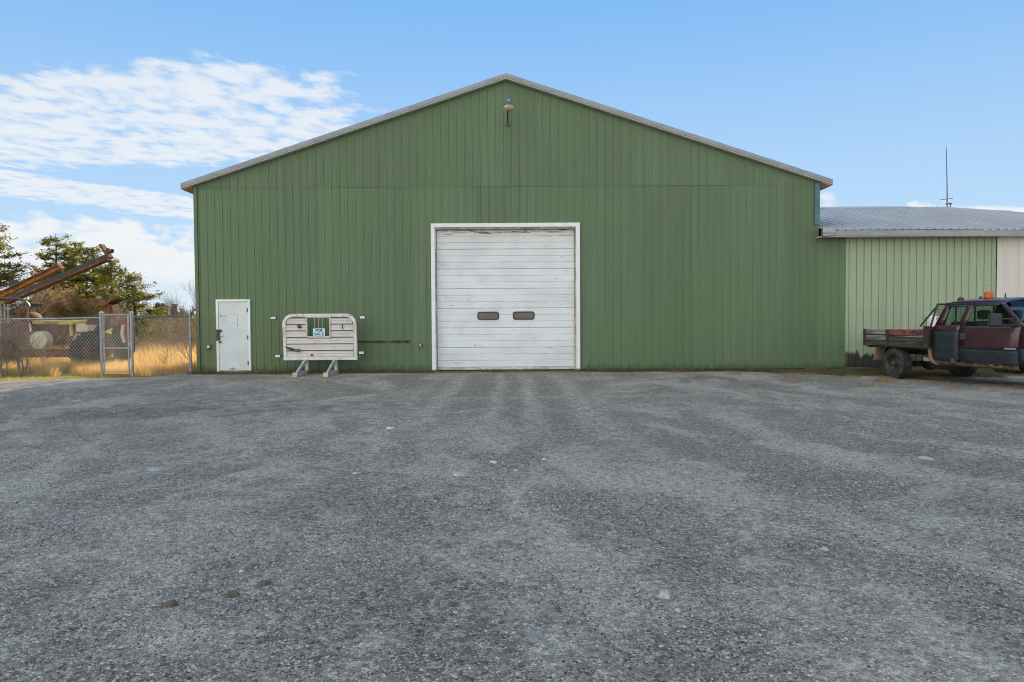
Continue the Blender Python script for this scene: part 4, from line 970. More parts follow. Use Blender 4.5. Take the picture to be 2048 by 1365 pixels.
for x0, x1 in ((-1.10, -1.06),):
    for z0, z1 in ((.87, 1.05), (1.07, 1.25)):
        b_ = MB(); b_.box(x0, x1, -1.08, 1.08, z0, z1); b_.build('tail_board', M_wd2, truck, bevel=.004)
b_ = MB(); b_.box(1.02, 1.07, -1.08, 1.08, .87, 1.36); b_.build('bulkhead', M_brn, truck, bevel=.005)
# black guard with expanded mesh behind the cab
q = MB()
q.tube([(1.06, -.95, 1.36), (1.10, -.80, 1.90), (1.10, .80, 1.90), (1.06, .95, 1.36)], .026, 8); q = q.build('guard_frame', M_blk, truck)
for yy in (-.27, .27):
    c = MB(); c.tube([(1.08, yy, 1.36), (1.10, yy, 1.90)], .02, 6); c.build('guard_bar', M_blk, q)
for s in (-1, 1):
    c = MB(); c.tube([(.84, s * 1.05, 1.36), (1.09, s * .82, 1.84)], .024, 6); c.build('guard_brace', M_blk, q)
c = MB()
for i in range(60):
    y0 = -1.25 + i * .044
    for sg_ in (1, -1):
        ya, yb = y0, y0 + sg_ * .27; 
        def cl(y): return max(-.82, min(.82, y))
        a_, b_ = cl(ya), cl(yb)
        if abs(a_ - b_) > .01:
            za = 1.38 + .50 * abs(a_ - ya) / .27; zb = 1.38 + .50 * abs(b_ - ya) / .27
            c.beam((1.085, a_, za), (1.085, b_, zb), .004, .007)
c.build('guard_mesh', M_blk, q, kind='stuff')
# mirrors, handle, badge, roof fittings
for s in (-1, 1):
    m = MB(); m.box(3.16, 3.30, s * 1.34 - .13, s * 1.34 + .13, 1.37, 1.66); m = m.build('mirror', M_blk, truck, bevel=.04)
    g = MB(); g.box(3.152, 3.158, s * 1.34 - .10, s * 1.34 + .10, 1.41, 1.62); g.build('mirror_glass', mat('mirror_glass', (0.5, 0.5, 0.5), rough=.05, metal=1.0), m)
    g = MB(); g.tube([(3.24, s * 1.24, 1.55), (3.34, s * .92, 1.53)], .018, 6); g.build('mirror_arm', M_blk, m)
    g = MB(); g.tube([(3.24, s * 1.24, 1.41), (3.36, s * .95, 1.40)], .018, 6); g.build('mirror_arm', M_blk, m)
    g = MB(); g.prism([(3.24, 1.37), (3.46, 1.37), (3.40, 1.56), (3.34, 1.60)], min(s * .905, s * .965), max(s * .905, s * .965)); g.build('mirror_mount', M_blk, m, bevel=.015)
    door = fd[0] if s < 0 else fd[1]
    h = MB(); h.box(1.985, 2.14, min(s * .995, s * 1.012), max(s * .995, s * 1.012), 1.07, 1.215); h.build('handle_recess', mat('handle_grey', (0.05, 0.06, 0.07), rough=.4), door, bevel=.01)
    h = MB(); h.box(2.0, 2.09, min(s * 1.013, s * 1.035), max(s * 1.013, s * 1.035), 1.15, 1.195); h.build('door_handle', MATS['handle_grey'], door, bevel=.01)
    h = MB(); h.box(3.14, 3.41, min(s * 1.004, s * 1.014), max(s * 1.004, s * 1.014), .885, .925); h.build('badge', mat('chrome', (0.55, 0.57, 0.6), rough=.25, metal=.8), door, bevel=.004)
bc = MB(); bc.lathe([(0, 0), (.105, 0), (.10, .02), (0, .02)], 20, (2.04, -.30, 2.015)); bc = bc.build('beacon_base', M_blk, truck, smooth=True)
m_amb = mat('amber_lens', (0.80, 0.20, 0.015), (0.70, 0.14, 0.01), scale=14, rough=.18, transl=.35)
q = MB(); q.lathe([(.0, .021), (.096, .021), (.094, .05), (.085, .135), (.078, .15), (.06, .158), (0, .16)], 20, (2.04, -.30, 2.015)); q.build('beacon_lens', m_amb, bc, smooth=True)
q = MB(); q.lathe([(0, 0), (.075, 0), (.07, .04), (.045, .07), (0, .08)], 16, (1.42, -.45, 1.985)); q.build('roof_dome', M_blk, truck, smooth=True)
q = MB(); q.lathe([(0, 0), (.05, 0), (.04, .015), (.012, .05), (0, .05)], 12, (1.72, -.2, 2.025)); q = q.build('aerial_base', M_blk, truck)
c = MB(); c.tube([(1.72, -.2, 2.07), (1.66, -.2, 2.6), (1.50, -.2, 3.33)], [.006, .004, .003], 5); c.build('whip_aerial', mat('whip_grey', (0.5, 0.52, 0.5), rough=.5), q)
q = MB(); q.tube([(2.38, -.2, 2.02), (2.38, -.2, 2.12)], [.018, .010], 8); q.build('stub_aerial', M_blk, truck)

# ------------------------------------------------------------------ scrap machinery behind the fence
M_cab = mat('faded_mauve_paint', (0.16, 0.10, 0.095), (0.10, 0.06, 0.055), scale=5, rough=.6, c3=(0.22, 0.12, 0.07), s3=4)
M_or = mat('orange_rust', (0.34, 0.15, 0.035), (0.20, 0.08, 0.03), scale=6, rough=.85, c3=(0.12, 0.05, 0.025), s3=5)
M_stl = mat('dark_steel', (0.035, 0.035, 0.04), (0.06, 0.045, 0.04), scale=4, rough=.7, c3=(0.12, 0.06, 0.035), s3=3)
M_yel = mat('faded_yellow', (0.55, 0.44, 0.14), (0.42, 0.33, 0.12), scale=6, rough=.7, c3=(0.25, 0.12, 0.05), s3=5, lohi3=(.58, .68))
M_cream = mat('cream_tank', (0.62, 0.58, 0.46), (0.50, 0.45, 0.34), scale=5, rough=.55, c3=(0.30, 0.17, 0.09), s3=4, lohi3=(.62, .72))
def P(px, py, Y): return at_depth(px, py, Y)
CY = 24.2
oc = thing('old_crane_truck', 'rusty old crane truck with two raised booms and round-roofed cab behind fence', 'truck', (-16.5, CY, 0))
def L(px, py, Y):
    p = P(px, py, Y); return (p.x + 16.5, p.y - CY, p.z)
# cab: rounded box shell open at the windows
cr = L(58, 640, CY)[0]; ctop = L(30, 598, CY)[2]; cbot = .62; cl_ = cr - 1.75; cw = 1.7
def rounded(x0, x1, z0, z1, r):
    pts = [(x0, z0), (x1, z0)]
    for q in range(7): a = R(90 * q / 6); pts.append((x1 - r + r * math.cos(a), z1 - r * .75 + r * .75 * math.sin(a)))
    for q in range(7): a = R(90 + 90 * q / 6); pts.append((x0 + r + r * math.cos(a), z1 - r * .75 + r * .75 * math.sin(a)))
    return pts
class CabMB(MB):                       # the cab stands turned, its side square to the fence gap
    def build(s, *a, **k):
        ca, sa = math.cos(R(33)), math.sin(R(33))
        s.v = [(cr + (x - cr) * ca - y * sa, (x - cr) * sa + y * ca, z) for x, y, z in s.v]
        return MB.build(s, *a, **k)
prof = rounded(cl_, cr, 1.55, ctop, .38)[2:]
c = CabMB(); c.grid([[(x, 0, z) for x, z in prof], [(x, .06, z + .015) for x, z in prof], [(x, cw - .06, z + .015) for x, z in prof], [(x, cw, z) for x, z in prof]]); c.build('cab_roof', M_cab, oc, smooth=True, solid=.05)
for yy in (0, cw):
    c = CabMB(); c.box(cl_, cr, yy - .02, yy + .02, cbot, 1.48); c.build('cab_side', M_cab, oc, bevel=.02)
    for x0, x1 in ((cr - .075, cr), (cr - .95, cr - .87), (cl_, cl_ + .09)):
        c = CabMB(); c.box(x0, x1, yy - .025, yy + .025, 1.481, ctop - .30); c.build('cab_pillar', M_cab, oc, bevel=.01)
c = CabMB(); c.box(cr - .03, cr - .005, .03, cw - .03, cbot, 1.5); c.build('cab_back', M_cab, oc)
c = CabMB(); c.box(cl_ + .1, cr - .1, .1, cw - .1, cbot + .1, 1.45); c.build('cab_interior', M_stl, oc)
for i in range(3):
    x_ = cr - .80 + i * .10; c = CabMB(); c.tube([(x_, .25, 1.3), (x_, .25, ctop - .18)], .035, 7); c.build('stack_pipe', mat('pale_pipe', (0.45, 0.42, 0.38), (0.3, 0.25, 0.2), scale=6, rough=.6), oc)
c = CabMB(); c.box(cr - .82, cr - .70, .2, .3, ctop - .175, ctop - .09); c.build('pipe_flag', M_yel, oc)
# tank lying behind the cab, its round end towards us
t0 = L(76, 681, CY - .3)
c = MB(); c.lathe([(0, -.02), (.20, -.015), (.30, .01), (.315, .05), (.315, .34), (0, .36)], 26, (t0[0], t0[1], t0[2]), 'y'); c.build('fuel_tank', M_cream, oc, smooth=True)
c = MB(); c.box(t0[0] - .42, t0[0] - .16, t0[1] + .02, t0[1] + .8, t0[2] - .28, t0[2] + .30); c.build('tank_cradle', M_cab, oc, bevel=.02)
# chassis rails and wheels
for yy in (-.25, .75):
    a = L(60, 701, CY)[2]; c = MB(); c.box(-3.4, 2.1, yy - .06, yy + .06, a - .24, a); c.build('chassis_rail', M_rust, oc, bevel=.01)
def old_wheel(x, y, r, w, parent, m1=M_tyre):
    t = MB(); t.lathe([(r * .5, -w), (r * .85, -w * 1.05), (r, -w * .7), (r, w * .7), (r * .85, w * 1.05), (r * .5, w)], 26, (x, y, r), 'y', closed=True)
    for i in range(22):
        a = 2 * math.pi * i / 22
        for s in (-1, 1): t.beam((x + r * .98 * math.cos(a), y, r + r * .98 * math.sin(a)), (x + r * .96 * math.cos(a + .1), y + s * w * .95, r + r * .96 * math.sin(a + .1)), .06, .07, up=(math.cos(a), 0, math.sin(a)))
    t = t.build('tyre', m1, parent)
    m = MB(); m.lathe([(r * .52, -w * .8), (r * .5, -w * .6), (r * .2, -w * .3), (.0, -w * .32)], 18, (x, y, r), 'y'); m.build('rim', M_rust, t, smooth=True)
for x_ in (-2.6, -1.3, 1.55): old_wheel(x_, -.38, .46, .14, oc)
# yellow crane housing
a = L(66, 640, CY + .5); b = L(140, 664, CY + .5)
c = MB(); c.box(a[0], L(88, 640, CY + .5)[0], .45, 1.4, b[2] + .28, a[2] - .02); c.build('housing_panel', M_yel, oc, bevel=.02)
c = MB(); c.box(L(62, 640, CY + .5)[0], L(135, 640, CY + .5)[0], .5, 1.5, L(60, 690, CY + .5)[2], b[2] + .27); c.build('housing_body', M_rust, oc, bevel=.02)
c = MB(); c.box(L(120, 640, CY + .5)[0], L(160, 640, CY + .5)[0], .4, 1.3, b[2] + .26, b[2] + .42); c.build('housing_panel', M_yel, oc, bevel=.02)
x0, x1 = L(133, 650, CY)[0], L(137, 650, CY)[0]
c = MB(); c.tube([(x0, .25, 1.02), (x0, .25, 1.42), (x0 + .12, .25, 1.52), (x0 + .55, .25, 1.56)], .05, 8); c.build('guard_rail', M_yel, oc, smooth=True)
c = MB(); c.box(x0 + .12, x0 + .60, .3, .9, 1.15, 1.46); c.build('engine_cover', M_cream, oc, bevel=.05)
for i in range(4):
    c = MB(); c.beam((x0 + .16 + i * .13, .12, .88), (x0 + .28 + i * .13, .14, 1.10), .05, .06); c.build('track_pad', mat('pale_steel', (0.42, 0.38, 0.33), (0.25, 0.2, 0.17), scale=8, rough=.6), oc)
c = MB(); dr = L(75, 632, CY + 1.2); c.lathe([(0, -.3), (.23, -.3), (.26, -.2), (.26, .2), (.23, .3), (0, .3)], 22, (dr[0] - .25, dr[1], dr[2] - .12), 'y'); c.build('winch_drum', M_or, oc, smooth=True)
c = MB(); p_ = L(85, 611, CY + 1.2); q_ = L(58, 611, CY + 1.2); c.beam(p_, q_, .12, .10); c.build('drum_bracket', M_stl, oc)
# booms: lower dark box with rusty under-flange, upper orange beam
BY = 25.6
A = Vector(L(-110, 655, BY)); B = Vector(L(216, 515, BY))
d = (B - A).normalized(); nrm = Vector((-d.z, 0, d.x))
c = MB(); c.beam(A + nrm * .03, B + nrm * .03, .24, .16, up=nrm); c.build('lower_boom', M_stl, oc, bevel=.01)
c = MB(); c.beam(A - nrm * .085, B - nrm * .085, .34, .06, up=nrm); c.build('boom_flange', M_rust, oc)
e0 = Vector(L(222, 517, BY)); e1 = Vector(L(203, 490, BY)); c = MB(); c.beam(e0, e1, .30, .09); c.build('boom_head', M_rust, oc, bevel=.01)
pl = L(220, 502, BY); c = MB(); c.lathe([(.0, -.12), (.09, -.12), (.06, -.04), (.06, .04), (.09, .12), (0, .12)], 14, pl, 'y'); c.build('pulley', M_rust, oc)
A2 = Vector(L(-110, 645, BY + .9)); B2 = Vector(L(121, 534, BY + .9)); d2 = (B2 - A2).normalized(); n2 = Vector((-d2.z, 0, d2.x))
c = MB(); c.beam(A2, B2, .10, .15, up=n2); c.build('upper_boom', M_or, oc)
for s in (-1, 1):
    c = MB(); c.beam(A2 + n2 * (.09 * s), B2 + n2 * (.09 * s), .26, .03, up=n2); c.build('boom_flange', M_or, oc)
c = MB(); c.beam(B2 + n2 * .15, B2 - n2 * .10 + d2 * .05, .28, .03, up=d2); c.build('boom_end_plate', M_or, oc)
for dy, f in ((-.1, (203, 492)), (.1, (207, 500))):
    c = MB(); e_ = L(f[0], f[1], BY); c.tube([(e_[0], e_[1] + dy, e_[2]), L(-110, 610 + (f[1] - 492), BY)], .012, 4); c.build('cable', M_stl, oc)
sv = L(30, 570, BY + .9); c = MB(); c.lathe([(0, -.06), (.20, -.06), (.15, 0), (.20, .06), (0, .06)], 18, sv, 'y'); c.build('sheave', M_stl, oc)

SY = 22.6
sk = thing('rusty_skidder', 'rusty skidder with winged steel arch and big tyres behind the gate', 'machine', (P(212, 700, SY).x, SY, 0))
sx0 = sk.location.x
def S(px, py, Y=SY): p = P(px, py, Y); return (p.x - sx0, p.y - SY, p.z)
c = MB(); pl_ = [S(204, 645), S(222, 645), S(216, 610), S(206, 610)]
c.prism([(S(190, 652)[0], S(190, 652)[2]), (S(232, 652)[0], S(232, 652)[2]), (S(218, 608)[0], S(218, 608)[2]), (S(196, 608)[0], S(196, 608)[2])], .1, .55); c.build('arch_column', M_rust, sk, bevel=.01)
c = MB(); c.add([S(214, 608, SY + .05), S(226, 645, SY + .05), S(231, 645, SY + .35), S(219, 608, SY + .35)], [(0, 1, 2, 3)]); c.build('arch_gusset', M_or, sk, solid=.03)
w_ = [(146, 599), (160, 596.5), (180, 597.5), (203, 599), (216, 598), (229, 597.5), (222, 602), (214, 607.5), (209, 613), (197, 612.5), (190, 607), (178, 604), (160, 600.5)]
c = MB(); c.prism([(S(a, b)[0], S(a, b)[2]) for a, b in w_][::-1], .02, .62); c.build('arch_wings', M_rust, sk)
c = MB(); c.prism([(S(175, 640)[0], S(175, 640)[2]), (S(192, 632)[0], S(192, 632)[2]), (S(214, 638)[0], S(214, 638)[2]), (S(214, 650)[0], S(214, 650)[2]), (S(170, 650)[0], S(170, 650)[2])], .0, .6); c.build('arch_foot', M_stl, sk, bevel=.01)
c = MB(); c.box(S(196, 700)[0], S(240, 700)[0], .3, .95, .45, S(200, 648)[2]); c.build('body', M_stl, sk, bevel=.03)
c = MB(); c.prism([(S(165, 700)[0], S(165, 690)[2]), (S(196, 700)[0], S(165, 700)[2] - .2), (S(205, 648)[0], S(205, 648)[2]), (S(192, 648)[0], S(192, 648)[2])], .1, 1.0); c.build('sloping_blade', M_stl, sk, bevel=.02)
for x_ in (S(190, 700)[0], S(222, 700)[0]): old_wheel(x_, -.02, .60, .24, sk)
c = MB(); c.box(S(243, 640)[0], S(255, 640)[0], -.1, .35, S(250, 690)[2], S(250, 634)[2]); c.build('red_post', mat('old_red', (0.22, 0.03, 0.03), (0.12, 0.03, 0.03), scale=6, rough=.7), sk, bevel=.015, label='faded red upright at the right end')
c = MB(); c.box(S(232, 642)[0], S(243, 642)[0], -.2, .1, S(237, 652)[2], S(237, 642)[2]); c.build('bracket', M_cab, sk, bevel=.01)
c = MB(); c.tube([S(247, 650, SY - .3), S(244, 668, SY - .3), S(249, 685, SY - .3)], .05, 7); c.build('hydraulic_hose', mat('pale_hose', (0.5, 0.42, 0.36), rough=.7), sk, smooth=True)
for tri in (((222, 664), (236, 656), (235, 669)), ((230, 714), (238, 706), (238, 718))):
    c = MB(); c.prism([(S(a, b)[0], S(a, b)[2]) for a, b in tri][::-1], -.36, -.30); c.build('lug_plate', M_yel, sk)
c = MB(); c.tube([S(236, 717, SY - .4), S(225, 727, SY - .4), S(222, 738, SY - .4)], .035, 6); c.build('bent_bar', M_yel, sk)
c = MB(); c.box(S(224, 722)[0], S(254, 722)[0], -.45, -.38, .30, .36); c.build('drawbar', M_rust, sk)

# ------------------------------------------------------------------ vegetation
def foliage_mat(name, a, b, c, tr=.35):
    m = bpy.data.materials.new(name); m.use_nodes = True; t = m.node_tree; k = NT(t); bs = t.nodes['Principled BSDF']
    r = k.n('ShaderNodeNewGeometry').outputs['Random Per Island']
    co = k.n('ShaderNodeTexCoord').outputs['Object']
    cc = k.mix(k.ss(k.noise(co, .9, 3.0), .35, .65), a, b); cc = k.mix(k.math('MULTIPLY', k.ss(r, .55, 1.0), .8), cc, c)
    k.l(cc, bs.inputs['Base Color']); bs.inputs['Roughness'].default_value = .75; bs.inputs['Specular IOR Level'].default_value = .2
    tl_ = k.n('ShaderNodeBsdfTranslucent'); k.l(cc, tl_.inputs[0]); mx = k.n('ShaderNodeMixShader'); mx.inputs[0].default_value = tr
    k.l(bs.outputs[0], mx.inputs[1]); k.l(tl_.outputs[0], mx.inputs[2]); k.l(mx.outputs[0], t.nodes['Material Output'].inputs[0])
    return m
M_bark = mat('bark', (0.085, 0.068, 0.055), (0.05, 0.04, 0.033), scale=9, rough=.95, bump=.5)
M_twig = mat('twig', (0.26, 0.185, 0.13), (0.17, 0.12, 0.09), scale=3, rough=.9)
M_birch = mat('pale_bark', (0.42, 0.36, 0.29), (0.26, 0.2, 0.15), scale=5, rough=.8)
M_pine = foliage_mat('pine_needles', (0.10, 0.12, 0.022), (0.19, 0.175, 0.028), (0.30, 0.235, 0.04), .6)
M_spruce = foliage_mat('spruce_needles', (0.045, 0.06, 0.02), (0.07, 0.08, 0.022), (0.10, 0.095, 0.03))
M_tanleaf = foliage_mat('tan_leaves', (0.32, 0.21, 0.09), (0.26, 0.17, 0.07), (0.42, 0.29, 0.13), .5)

def cards(rng, centers, n_each, spread, length, width, flat=.5):
    """many small needle or leaf faces round the given points: arrays for one mesh"""
    C = np.repeat(np.asarray(centers), n_each, 0); n = len(C)
    C = C + rng.normal(size=(n, 3)) * np.array([spread, spread, spread * flat])
    d = rng.normal(size=(n, 3)); d[:, 2] *= .6; d /= np.linalg.norm(d, axis=1)[:, None]
    e = np.cross(d, rng.normal(size=(n, 3))); e /= np.linalg.norm(e, axis=1)[:, None] + 1e-9
    ln = length * rng.uniform(.6, 1.3, (n, 1)); w = width * rng.uniform(.6, 1.3, (n, 1))
    v = np.stack([C - d * ln * .5, C + e * w * .5, C + d * ln * .5, C - e * w * .5], 1).reshape(-1, 3)
    f = np.arange(n * 4).reshape(-1, 4)
    return v, f
def np_mesh(name, v, f, material, parent=None, kind=None):
    me = bpy.data.meshes.new(name); n = len(f); kf = f.shape[1]
    me.vertices.add(len(v)); me.vertices.foreach_set('co', np.asarray(v, np.float32).ravel())
    me.loops.add(n * kf); me.loops.foreach_set('vertex_index', np.asarray(f, np.int32).ravel())
    me.polygons.add(n); me.polygons.foreach_set('loop_start', np.arange(0, n * kf, kf, dtype=np.int32))
    me.update(calc_edges=True); me.validate(); me.materials.append(material)
    o = bpy.data.objects.new(name, me); col.objects.link(o)
    if parent: o.parent = parent
    if kind: o['kind'] = kind
    return o

def pine(px, py_top, Y, spread, label, seed, z_crown=.12, dens=1.0, lean=0.0, sparse=False, group='pines beyond the fence', cat='pine tree', name='pine_tree', mater=None, spire=False):
    top = at_depth(px, py_top, Y); Hh = top.z + .0
    t = thing(name, label, cat, (top.x - lean, Y, -.02), group=group); rng = np.random.default_rng(seed); rd = random.Random(seed)
    tr_ = MB(); n = 7
    pth = [Vector((lean * (i / n) ** 1.5 + rd.uniform(-.04, .04) * Hh * .1, rd.uniform(-.04, .04) * Hh * .1, Hh * i / n)) for i in range(n + 1)]
    r0 = .02 * Hh + .03
    tr_.tube(pth, [r0 * (1 - .9 * i / n) for i in range(n + 1)], 7); tr_.build('trunk', M_bark, t, smooth=True)
    lb = MB(); cen = []
    z = z_crown * Hh
    while z < Hh * .985:
        f = (z / Hh - z_crown) / (1 - z_crown); k = int(f * 0 + rd.randint(3, 5)); base_a = rd.uniform(0, 6.28)
        i0 = min(n - 1, int(z / Hh * n)); fr_2 = z / Hh * n - i0; org = pth[i0].lerp(pth[i0 + 1], fr_2)
        for j in range(k):
            a = base_a + 6.28 * j / k + rd.uniform(-.4, .4)
            prof = (1 - f) ** (1.0 if spire else .62) * (.55 + .45 * min(1, f * 4))
            Lr = spread * prof * rd.uniform(.45, 1.15) + .10
            up_ = rd.uniform(.05, .35) * Lr if not spire else -.15 * Lr
            mid = org + Vector((math.cos(a) * Lr * .55, math.sin(a) * Lr * .55, up_ * .3)); tip = org + Vector((math.cos(a) * Lr, math.sin(a) * Lr, up_))
            lb.tube([org, mid, tip], [r0 * .22 * (1 - .7 * f) + .008, r0 * .14 * (1 - .7 * f) + .006, .004], 4, caps=False)
            nc = max(2, int(Lr / (.17 if not spire else .14) * dens))
            for q in range(nc):
                s = rd.uniform(.35 if sparse else .22, 1.05); c_ = org.lerp(mid, s / .55) if s < .55 else mid.lerp(tip, (s - .55) / .45)
                side = Vector((-math.sin(a), math.cos(a), 0)) * rd.uniform(-.30, .30) * Lr * (s if not spire else .5)
                cen.append(tuple(c_ + side + Vector((0, 0, rd.uniform(-.02, .10)))))
        z += Hh * (.045 if spire else rd.uniform(.04, .075))
    lb.build('limbs', M_bark, t)
    v, f_ = cards(rng, cen, 14 if not spire else 12, .15 if not spire else .10, .30 if not spire else .2, .065, .55)
    np_mesh('crown', v, f_, mater or M_pine, t); return t

def bare(base, Hh, seed, label, group, name='bare_shrub', cat='shrub', stems=3, levels=4, r0=.022, m=None, spread=.5, leaves=0, leafm=None, upright=.5):
    t = thing(name, label, cat, (base[0], base[1], base[2] if len(base) > 2 else gz(base[0], base[1])), group=group); rd = random.Random(seed); mb = MB(); tips = []
    def grow(p, d, ln, r, lv):
        n = 3; pts = [p]; q = p; dd = d.copy()
        for i in range(n):
            dd = (dd + Vector((rd.gauss(0, .16), rd.gauss(0, .16), rd.gauss(.04, .10)))).normalized(); q = q + dd * (ln / n); pts.append(q)
        mb.tube(pts, [r * (1 - .45 * i / n) for i in range(n + 1)], 5 if r > .012 else 3, caps=False)
        if lv == 0: tips.append(tuple(q)); return
        for i in range(rd.randint(2, 4)):
            o = pts[rd.randint(1, n)]; a = rd.uniform(0, 6.28); side = Vector((math.cos(a), math.sin(a), rd.uniform(.0, .5)))
            grow(o, (dd * upright + side * spread).normalized(), ln * rd.uniform(.5, .8), r * .52, lv - 1)
        if lv > 1: grow(q, dd, ln * .7, r * .6, lv - 1)
        tips.append(tuple(q))
    for s in range(stems):
        a = rd.uniform(0, 6.28); dr_ = Vector((math.cos(a) * .35, math.sin(a) * .35, 1)).normalized() if stems > 1 else Vector((rd.uniform(-.08, .08), 0, 1)).normalized()
        grow(Vector((math.cos(a) * .04, math.sin(a) * .04, -.03)) if stems > 1 else Vector((0, 0, -.03)), dr_, Hh * (.36 if stems > 1 else .45) * rd.uniform(.8, 1.1), r0 * rd.uniform(.7, 1.1), levels)
    mb.build('branches', m or M_twig, t)
    if leaves:
        rng = np.random.default_rng(seed); v, f_ = cards(rng, tips, leaves, .12, .10, .06, .9); np_mesh('dry_leaves', v, f_, leafm or M_tanleaf, t)
    return t

pine(112, 468, 41, 2.6, 'tallest pine in the clump, directly above the crane booms', 11, dens=1.15)
pine(150, 484, 43, 2.3, 'second pine in the clump, just behind the dark boom', 12, dens=1.1)
pine(186, 496, 44, 2.0, 'pine in the clump just left of the dark boom tip', 13)
pine(222, 514, 42, 1.7, 'pine at the right side of the clump, past the boom tip', 14)
pine(84, 540, 45, 2.2, 'low pine at the left of the clump, behind the orange boom', 15)
pine(-14, 446, 38, 2.4, 'tall pine cut off by the left edge of the photograph', 16)
pine(262, 552, 40, 2.1, 'open flat-topped pine right of the clump, above the gate', 17, sparse=True, lean=-.3, dens=.75)
pine(315, 607, 62, 1.3, 'left one of the two small distant spruces above the short fence panel', 18, spire=True, name='spruce_tree', cat='spruce', group='small spruces in the distance', mater=M_spruce, dens=1.4)
pine(326, 608, 64, 1.1, 'right one of the two small distant spruces above the short fence panel', 19, spire=True, name='spruce_tree', cat='spruce', group='small spruces in the distance', mater=M_spruce, dens=1.4)
pine(349, 609, 66, 1.2, 'dark distant spruce among bare trees near the building corner', 20, spire=True, name='spruce_tree', cat='spruce', group='small spruces in the distance', mater=M_spruce, dens=1.4)
gF = 'bare shrubs along the fence'
b1 = on_ground(44, 756); bare((b1.x, b1.y), 2.1, 31, 'many-stemmed bare shrub at the far left of the fence', gF, stems=4, levels=3, r0=.030)
b2 = on_ground(76, 754); bare((b2.x, b2.y), 1.9, 32, 'bare shrub with pale crooked stem right of the leftmost one', gF, stems=2, levels=4, r0=.026, m=M_birch)
b3 = on_ground(12, 757); bare((b3.x, b3.y), 1.8, 33, 'tangled bare shrub at the left edge against the fence post', gF, stems=4, levels=3, r0=.02)
b4 = on_ground(305, 746); bare((b4.x + .1, b4.y + .7), 1.15, 34, 'thin bare sapling behind the short fence panel, near the gate post', gF, stems=2, levels=3, r0=.016)
b5 = on_ground(366, 742); bare((b5.x, b5.y + .8), 2.2, 35, 'leaning bare sapling behind the short fence panel, near the corner post', gF, stems=2, levels=4, r0=.02)
gT = 'bare trees beyond the fence'
for px, py, Y, sd, lab, mm in ((275, 640, 33, 41, 'white-barked leaning birch just right of the gate', M_birch), (345, 592, 52, 42, 'bare tree between the spruces and the building corner', M_twig), (367, 580, 55, 43, 'tallest bare tree near the building corner', M_twig), (386, 585, 50, 44, 'bare tree touching the building corner', M_twig),
                              (62, 560, 33, 45, 'pale bare tree behind the old cab roof', M_birch), (120, 575, 34, 46, 'tan-leaved young tree below the dark boom', M_twig), (165, 588, 35, 47, 'tan-leaved young tree left of the winged arch', M_twig), (30, 555, 36, 48, 'dark bare tree above the orange boom at left', M_twig), (298, 592, 58, 49, 'thin bare pole-like tree left of the two spruces', M_twig), (238, 600, 36, 50, 'bare tree just right of the winged arch', M_twig)):
    tp = at_depth(px, py, Y); bare((tp.x, Y, -.02), tp.z, sd, lab, gT, name='bare_tree', cat='tree', stems=1, levels=5 if 'pole' not in lab else 2, r0=.05, m=mm, spread=.55, leaves=3 if 'tan' in lab else 0, upright=.75)

# brush, woods and grasses that cannot be counted
rng = np.random.default_rng(5)
def brush(name, label, n, xr, yr, zr, ln, w, material, cat='brush', zpow=1.0):
    xs_ = rng.uniform(*xr, n); ys_ = rng.uniform(*yr, n); zs_ = zr[0] + (zr[1] - zr[0]) * rng.uniform(0, 1, n) ** zpow
    hump = .55 + .45 * np.sin(xs_ * .9 + 1.7) * np.sin(xs_ * .37); zs_ *= hump
    C = np.stack([xs_, ys_, zs_], 1); d = rng.normal(size=(n, 3)) * np.array([.5, .5, .35]) + np.array([0, 0, .8]); d /= np.linalg.norm(d, axis=1)[:, None]
    e = np.cross(d, rng.normal(size=(n, 3))); e /= np.linalg.norm(e, axis=1)[:, None]
    l_ = ln * rng.uniform(.5, 1.3, (n, 1)); w_ = w * rng.uniform(.5, 1.4, (n, 1))
    v = np.stack([C - d * l_ * .5 - e * w_ * .5, C - d * l_ * .5 + e * w_ * .5, C + d * l_ * .5], 1).reshape(-1, 3)
    o = np_mesh(name, v, np.arange(n * 3).reshape(-1, 3), material, kind='stuff'); tag(o, label, cat); return o
M_brush = foliage_mat('brush_twigs', (0.24, 0.165, 0.11), (0.17, 0.115, 0.075), (0.34, 0.24, 0.15), .4)
M_brushg = foliage_mat('brush_green', (0.11, 0.11, 0.03), (0.17, 0.14, 0.04), (0.22, 0.17, 0.06), .45)
brush('thicket', 'brown leafless thicket in front of the trees beyond the field', 30000, (-62, -14), (36, 50), (0, 2.6), .7, .022, M_brush)
brush('evergreen_undergrowth', 'olive evergreen undergrowth below the pines and spruces', 20000, (-58, -18), (44, 60), (0, 2.6), .38, .09, M_brushg)
brush('distant_woods', 'far mixed woods along the horizon behind the field', 26000, (-190, -25), (95, 125), (0, 4.8), 1.5, .22, foliage_mat('far_woods', (0.10, 0.085, 0.06), (0.075, 0.075, 0.04), (0.13, 0.10, 0.07), .2), 'woods', 1.2)

